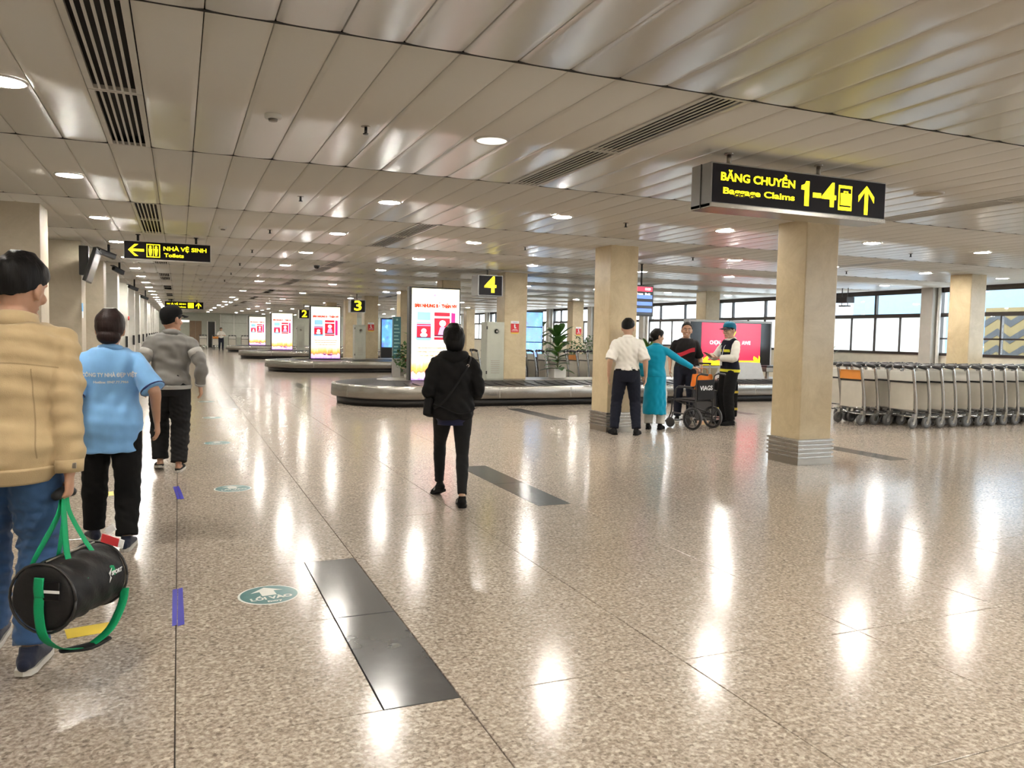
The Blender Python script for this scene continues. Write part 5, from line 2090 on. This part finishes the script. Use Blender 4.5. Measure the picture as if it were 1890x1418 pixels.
cut_hair(p4, P, s4, HAIRB, front=(.085, .18), nape=(-.085, .0), grow=.014, extra=bob4, seed=8, amp=.004)
trousers(p4, P, s4, BLKL, .006, .93, .003, 12, .008, 0, 'leggings')
top(p4, P, s4, BLKJ, .83, .03, 2.0, .012, 17, .02, .009, .017, 'hooded_jacket', 1.44, folddir=(.5, .2, 1))
hd = MB()
hd.tube([(-.1, .01, 1.43), (-.085, -.075, 1.425), (0, -.11, 1.40), (.085, -.075, 1.425), (.1, .01, 1.43)], [(.035, .03), (.045, .045), (.05, .06), (.045, .045), (.035, .03)], 12, res=4, cap='round')
hd.v = [tuple(P_t(P, Vector(v))) for v in hd.v]
hd.xf(Matrix.Scale(s4, 4))
me = remesh(hd, .009, 3, 'hood')
folds(me, .004, 31, 10, (0, 0, 1), 5)
mesh_obj('hood', me, BLKJ, p4)
band(p4, P, s4, cloth('navy_underlayer', (.01, .012, .04)), .77, .86, .022, 'under_shirt')
shoes(p4, P, s4, BLK, BLK, False, GREYL)
bg = thing('crossbody_bag', 'small black crossbody bag on the back of woman in black', 'bag', p4.location, -.22)
st = MB()
cp = [(.13, .06, 1.43), (.15, -.07, 1.40), (.09, -.165, 1.28), (0, -.17, 1.14), (-.1, -.165, 1.0), (-.19, -.1, .93)]
st.tube([P_t(P, Vector(v)) for v in cp], [(.012, .0035)] * 6, 8, side=(.7, 0, -.7), res=4)
st.xf(Matrix.Scale(s4, 4)).build('strap', BLKL, bg, True)
st = MB().tube([P_t(P, Vector(v)) for v in [(-.19, -.1, .97), (-.1, -.17, .94), (.02, -.185, .89), (.14, -.15, .9), (.2, -.04, .93)]], [(.009, .0035)] * 5, 8, res=4)
st.xf(Matrix.Scale(s4, 4)).build('strap', BLKL, bg, True)
bb_ = MB().box(-.07, .07, -.04, .04, -.085, .085, .02)
bb_.xf(Matrix.Scale(s4, 4) @ Matrix.Translation(P_t(P, Vector((-.22, .0, .93)))) @ Matrix.Rotation(1.1, 4, 'Z') @ Matrix.Rotation(.25, 4, 'Y'))
bb_.build('pouch', BLKL, bg, True)
MB().lathe([(.008, -.003), (.014, -.003), (.014, .003), (.008, .003), (.008, -.003)], 14, axis='y').xf(Matrix.Scale(s4, 4) @ Matrix.Translation(P_t(P, Vector((.118, -.142, 1.33))))).build('strap_ring', CHROME, bg)

# ---- 5 man in white shirt
WSHIRT = cloth('white_cotton', (.78, .75, .69), .8, .02)
DNAVY = cloth('dark_navy_wool', (.009, .011, .02), .85, .1, sheen=0)
s5 = 1.8 / 1.7
p5 = thing('person', 'man in white short sleeved shirt standing before the cream column', 'person', (6.38, 10.58, 0), -.5)
P = make_pose({'L': (-.165, .0, 0, .25, 0), 'R': (.16, .0, 0, -.25, 0)},
              {'L': HANG(-1, .265, .0, .86), 'R': HANG(1, .275, .02, .86)}, lean=-.02, bw=.98, sw=1.04, drop=.012, head=(-.25, 0, 0))
b = base_body(p5, P, s5, .0085, SKINL)
cut_hair(p5, P, s5, HAIRB, front=(.085, .17), nape=(-.09, .085), grow=.012, seed=9)
trousers(p5, P, s5, DNAVY, .016, .98, .004, 14, .009, .012)
top(p5, P, s5, WSHIRT, .95, .027, .95, .009, 15, 0, .009, .02, 'shirt', 1.44, folddir=(.8, .2, .6), short_flare=.03)
collar(p5, P, s5, WSHIRT, .078, .055, z=1.40)
band(p5, P, s5, BLK, .945, .975, .026, 'belt')
c_ = MB().tube([P_t(P, Vector((.075 * math.cos(a), .07 * math.sin(a) - .012, 1.447))) for a in [k * math.pi / 8 for k in range(17)]], .005, 6)
c_.xf(Matrix.Scale(s5, 4)).build('lanyard', BLK, p5)
shoes(p5, P, s5, BLK, BLK)

# ---- 6 woman in teal uniform
TEAL = cloth('bright_teal_cloth', (.0, .285, .47), .7, .05)
WHTR = cloth('white_trousers_cloth', (.75, .72, .66), .8)
s6 = 1.66 / 1.7
p6 = thing('person', 'woman in bright teal uniform dress pushing the wheelchair', 'person', (7.24, 11.1, 0), -.72)
HANDLE_W = Vector((7.9, 10.7, .95))
Mi = (Matrix.Translation(p6.location) @ Matrix.Rotation(-.72, 4, 'Z') @ Matrix.Scale(s6, 4)).inverted()
hw = Mi @ (HANDLE_W + Vector((-.14, .02, .06)))
P = make_pose({'L': (-.1, .0, 0, .1, 0), 'R': (.1, .02, 0, -.1, 0)},
              {'L': HANG(-1, .22, .06, .9), 'R': (tuple(hw), (.3, -.4, -1), (1, .25, -.15), (-.2, 0, -1), .8)}, lean=.03, bw=.96, sw=.93, drop=.01, head=(-.9, .05, 0))
b = base_body(p6, P, s6, .0085, SKINL)


def bun6(mb):
    mb.ball((0, -.105, .06), (.042, .04, .04), 12, 9)
    mb.ball((0, -.02, .125), (.084, .1, .09), 16, 12)


cut_hair(p6, P, s6, HAIRB, front=(.09, .16), nape=(-.085, .02), grow=.01, extra=bun6, seed=10)
trousers(p6, P, s6, WHTR, .004, .97, .003, 16, .01, .03, waist=.9)
sk = MB()
skp = [(.27, .2, .15), (.45, .195, .145), (.65, .185, .14), (.8, .18, .138), (.92, .178, .132), (1.02, .158, .115)]
sk.tube([P_t(P, Vector((0, 0, z))) for z, a, c in skp], [(a, c) for z, a, c in skp], 28, side=(1, 0, 0), res=3)
sk.xf(Matrix.Scale(s6, 4))
me = remesh(sk, .01, 3, 'skirt_panel')
folds(me, .008, 33, 8, (1, .6, .05), 6)
mesh_obj('skirt_panel', me, TEAL, p6)
top(p6, P, s6, TEAL, .90, .014, 1.97, .004, 18, .03, .009, .012, 'jacket', 1.44, folddir=(.4, .2, 1))
collar(p6, P, s6, TEAL, .074, .05, z=1.40)
shoes(p6, P, s6, BLK, BLK)

# ---- 7 smiling man in dark polo
s7 = 1.79 / 1.7
DPOLO = cloth('black_polo', (.008, .007, .008), .8, sheen=0)
p7 = thing('person', 'smiling man in black and red polo facing the camera', 'person', (8.52, 12.1, 0), 2.62)
P = make_pose({'L': (-.11, .0, 0, .15, 0), 'R': (.11, .02, 0, -.15, 0)},
              {'L': HANG(-1, .27, .12, .9), 'R': HANG(1, .26, .05, .9)}, lean=.02, head=(0.0, -.02, -.06))
b = base_body(p7, P, s7, .0085, SKIN)
face_parts(p7, P, s7, b, True)
cut_hair(p7, P, s7, HAIRB, front=(.085, .185), nape=(-.09, .05), grow=.009, seed=11)
trousers(p7, P, s7, DNAVY, .016, .97, .004, 19, .01, .01)
pl = top(p7, P, s7, DPOLO, .9, .02, .9, .005, 20, 0, .009, .016, 'polo_shirt', 1.435, short_flare=.02)
collar(p7, P, s7, cloth('cream_collar', (.6, .56, .5)), .074, .03)
cloth_patch('red_chest_panel', cloth('red_knit', (.5, .03, .05)), p7, pl, lambda u, v: ((-.15 + .3 * u) * s7, (1.16 + .05 * math.cos(3 * u) + .07 * v) * s7))
shoes(p7, P, s7, BLK, SOLEW)

# ---- 8 man in vest and teal cap
s8 = 1.8 / 1.7
VEST = cloth('navy_vest', (.005, .006, .016), .8, sheen=0)
HIVIS = mat('yellow_reflective_band', (.75, .72, .03), .5, emit=None)
CAPT = cloth('teal_cap_cloth', (.0, .12, .22), .7)
p8 = thing('person', 'man in navy safety vest, white shirt and teal cap holding a phone', 'person', (8.98, 11.42, 0), 1.45)
P = make_pose({'L': (-.13, .03, 0, .3, 0), 'R': (.11, -.02, 0, -.2, 0)},
              {'L': ((-.12, .28, 1.12), (-.9, -.5, -.6), (.6, .75, .1), (.1, .1, 1), .55), 'R': ((.1, .3, 1.14), (.9, -.4, -.6), (-.5, .8, .15), (0, .1, 1), .6)}, lean=.0, sw=1.0, head=(.25, .1, 0))
b = base_body(p8, P, s8, .0085, SKINL)
face_parts(p8, P, s8, b, False, True)
cut_hair(p8, P, s8, HAIRB, front=(.085, .15), nape=(-.09, .06), grow=.008, seed=12)
cap_hat(p8, P, s8, CAPT, NAVY)
trousers(p8, P, s8, BLK, .018, .985, .004, 22, .01, .016)
top(p8, P, s8, WSHIRT, .95, .016, 1.9, .005, 23, 0, .009, .022, 'shirt', 1.44)
collar(p8, P, s8, WSHIRT, .08, .05, z=1.40)
vm = MB()
torso(vm, P, .86, 1.40, .032, 0, 10, 26)
for sg in (-1, 1):
    vm.tube([P_t(P, Vector((sg * .10, -.06, 1.39))), P_t(P, Vector((sg * .115, 0, 1.425))), P_t(P, Vector((sg * .10, .06, 1.38)))], [(.05, .03), (.05, .022), (.05, .03)], 12, side=(1, 0, 0), res=3, cap='round')
vm.xf(Matrix.Scale(s8, 4))
me = remesh(vm, .009, 3, 'vest')
folds(me, .003, 41, 9, (.3, .2, 1), 6)
vest = mesh_obj('vest', me, VEST, p8)
band(p8, P, s8, HIVIS, .885, .93, .038, 'reflective_band')
for sg in (-1, 1):
    cloth_patch('reflective_patch', HIVIS, p8, vest, lambda u, v: ((sg * .09 - .055 + .11 * u) * s8, (1.215 + .045 * v) * s8), 6, 3)
ly = MB().tube([P_t(P, Vector(v)) for v in [(-.06, .03, 1.44), (-.05, .14, 1.3), (0, .165, 1.1), (.05, .14, 1.3), (.06, .03, 1.44)]], [(.009, .002)] * 5, 6, side=(1, 0, 0), res=4)
ly.xf(Matrix.Scale(s8, 4)).build('lanyard', mat('white_lanyard', (.75, .75, .78), .5), p8, True)
bd = MB().box(-.035, .035, .162, .168, .99, 1.09, .002)
bd.v = [tuple(P_t(P, Vector(v))) for v in bd.v]
bd.xf(Matrix.Scale(s8, 4)).build('badge', WHITEP, p8)
shoes(p8, P, s8, BLK, BLK)
M8 = Matrix.Translation(p8.location) @ Matrix.Rotation(1.45, 4, 'Z') @ Matrix.Scale(s8, 4)
hc = M8 @ (P.wri['R'] + Vector((-.05, .09, .03)))
ph = thing('phone', 'dark mobile phone in the hands of the man in vest', 'phone', hc, 1.45)
MB().box(-.038, .038, -.07, .075, -.005, .005, .004).xf(Matrix.Rotation(.5, 4, 'X')).build('phone_body', BLACKM, ph)
MB().box(-.034, .034, -.064, .07, .005, .006).xf(Matrix.Rotation(.5, 4, 'X')).build('phone_screen', mat('phone_screen_glow', (.1, .12, .14), .2), ph)

# ---- 9 distant man
s9 = 1.7 / 1.7
p9 = thing('person', 'distant man in white shirt walking toward the camera at the far end', 'person', (2.95, 64.0, 0), math.pi + .1)
P = make_pose({'L': (-.1, .15, 0, .1, 0), 'R': (.1, -.15, 0, -.1, .2)},
              {'L': ((-.12, .25, 1.1), (-.9, -.5, -.6), (.6, .75, .1), (.1, .1, 1), .5), 'R': ((.12, .25, 1.1), (.9, -.5, -.6), (-.6, .75, .1), (0, .1, 1), .5)}, lean=.0, drop=.02)
b = base_body(p9, P, s9, .014, SKINL)
cut_hair(p9, P, s9, HAIRB, front=(.085, .18), nape=(-.09, .05), grow=.012, seed=13, voxel=.012)
trousers(p9, P, s9, DNAVY, .018, .98, .0, 24, .016, .012)
top(p9, P, s9, WSHIRT, .92, .025, .9, .0, 25, 0, .016, .024, 'shirt', 1.44)
shoes(p9, P, s9, BLK, BLK)

# ================================================================== wheelchair and luggage
wc = thing('wheelchair', 'black transport wheelchair with white lettering on its backrest', 'wheelchair', (8.0, 11.12, 0), .3)
# local: faces +y, rear at -y
TUBEK = mat('black_tube', (.02, .02, .022), .3)
for sg in (-1, 1):
    x = sg * .235
    w = MB().lathe([(.15, -.02), (.182, -.023), (.19, 0), (.182, .023), (.15, .02), (.142, 0), (.15, -.02)], 28, (x + sg * .04, -.22, .19), 'x').build('rear_wheel', RUBBER, wc, True)
    MB().lathe([(0, -.03), (.03, -.03), (.03, .03), (0, .03)], 14, (x + sg * .04, -.22, .19), 'x').build('hub', STEELD, w)
    for k in range(6):
        a = k * math.pi / 3
        MB().tube([(x + sg * .04, -.22, .19), (x + sg * .04, -.22 + .146 * math.cos(a), .19 + .146 * math.sin(a))], [.012, .009], 6).build('spoke', TUBEK, w)
    c = MB().lathe([(.05, -.013), (.085, -.014), (.09, 0), (.085, .014), (.05, .013), (.05, -.013)], 20, (x, .27, .09), 'x').build('caster', RUBBER, wc, True)
    MB().lathe([(0, -.016), (.05, -.012), (.05, .012), (0, .016)], 14, (x, .27, .09), 'x').build('caster_hub', TUBEK, c)
    MB().tube([(x + .02, .27, .09), (x + .02, .25, .2), (x, .22, .26)], .011, 8).build('fork', TUBEK, wc, True)
    MB().tube([(x, -.24, .16), (x, -.24, .5), (x, -.25, .8), (x, -.27, .9), (x, -.36, .935), (x, -.42, .93)], .0125, 8, res=3).build('back_post', TUBEK, wc, True)
    MB().tube([(x, -.34, .935), (x, -.46, .925)], .019, 10, cap='round').build('push_grip', RUBBER, wc, True)
    MB().tube([(x, -.24, .46), (x, .2, .48), (x, .24, .45), (x, .25, .28), (x, .33, .12), (x, .42, .1)], .0125, 8, res=3).build('side_frame', TUBEK, wc, True)
    MB().tube([(x, -.24, .24), (x, .23, .26)], .0125, 8).build('lower_rail', TUBEK, wc, True)
    MB().tube([(x, -.24, .66), (x, -.1, .69), (x, .12, .69), (x, .17, .64), (x, .18, .48)], .0125, 8, res=3).build('arm_frame', TUBEK, wc, True)
    MB().box(x - .026, x + .026, -.18, .12, .69, .72, .01).build('armrest', RUBBER, wc)
    MB().box(x - .075 * (1 if sg > 0 else -1) - .07, x - .075 * (1 if sg > 0 else -1) + .07, .36, .5, .085, .1, .004).build('footplate', RUBBER, wc)
MB().box(-.22, .22, -.22, .2, .465, .5, .015).build('seat', BLKL, wc)
MB().box(-.225, .225, -.275, -.25, .5, .83, .01).build('backrest', BLKL, wc)
text('lettering', 'VIAGS', .105, SCRWHT if False else WHITEP, wc, (0, -.279, .69), bold=.002, width=.34)
MB().tube([(-.235, -.2, .26), (.235, .15, .46)], .011, 8).build('cross_brace', TUBEK, wc, True)
MB().tube([(.235, -.2, .26), (-.235, .15, .46)], .011, 8).build('cross_brace', TUBEK, wc, True)
MB().tube([(-.27, -.22, .19), (.27, -.22, .19)], .012, 8).build('axle', TUBEK, wc, True)

sc_ = thing('suitcase', 'black suitcase with yellow bands standing behind the vest man', 'suitcase', (9.55, 12.3, 0), -.5)
MB().box(-.25, .25, -.14, .14, .05, .72, .03).build('shell', BLK, sc_)
for z in (.18, .5):
    MB().box(-.254, .254, -.144, .144, z, z + .045, .004).build('band', mat('yellow_band', (.55, .42, .05), .5), sc_)
for sx_ in (-.2, .2):
    for sy in (-.1, .1):
        MB().lathe([(0, -.012), (.028, -.012), (.028, .012), (0, .012)], 12, (sx_, sy, .028), 'x').build('wheel', RUBBER, sc_)
MB().tube([(-.1, .1, .72), (-.1, .1, .76), (.1, .1, .76), (.1, .1, .72)], .012, 8).build('handle', RUBBER, sc_)
s2_ = thing('suitcase', 'grey suitcase with raised silver handle behind the wheelchair', 'suitcase', (8.72, 11.75, 0), -.4)
MB().box(-.2, .2, -.12, .12, .05, .6, .03).build('shell', mat('dark_grey_shell', (.05, .05, .055), .4), s2_)
for sx_ in (-.16, .16):
    MB().lathe([(0, -.012), (.028, -.012), (.028, .012), (0, .012)], 12, (sx_, .06, .028), 'x').build('wheel', RUBBER, s2_)
    MB().lathe([(0, -.012), (.028, -.012), (.028, .012), (0, .012)], 12, (sx_, -.06, .028), 'x').build('wheel', RUBBER, s2_)
for sx_ in (-.09, .09):
    MB().box(sx_ - .013, sx_ + .013, .06, .08, .6, 1.05).build('handle_rod', CHROME, s2_)
MB().box(-.11, .11, .05, .09, 1.05, 1.085, .008).build('handle_grip', RUBBER, s2_)
ot = thing('tote_bag', 'orange tote bag resting on the grey suitcase', 'bag', (8.58, 11.66, .605), -.45)
tb = MB()
tb.tube([(0, 0, 0), (0, 0, .02), (0, 0, .15), (0, 0, .28)], [(.19, .09), (.2, .1), (.19, .085), (.175, .05)], 20, side=(1, 0, 0), res=3)
me = remesh(tb, .012, 3, 'bag_body')
folds(me, .007, 51, 8, (1, 0, .3), 6)
ORB = cloth('orange_nylon', (.75, .19, .02), .5)
mesh_obj('bag_body', me, ORB, ot)
for sy in (-.04, .04):
    MB().tube([(-.09, sy, .26), (-.07, sy, .37), (.07, sy, .37), (.09, sy, .26)], [(.012, .003)] * 4, 6, side=(0, 1, 0), res=4).build('strap', ORB, ot, True)

bpy.data.scenes.remove(WORK)
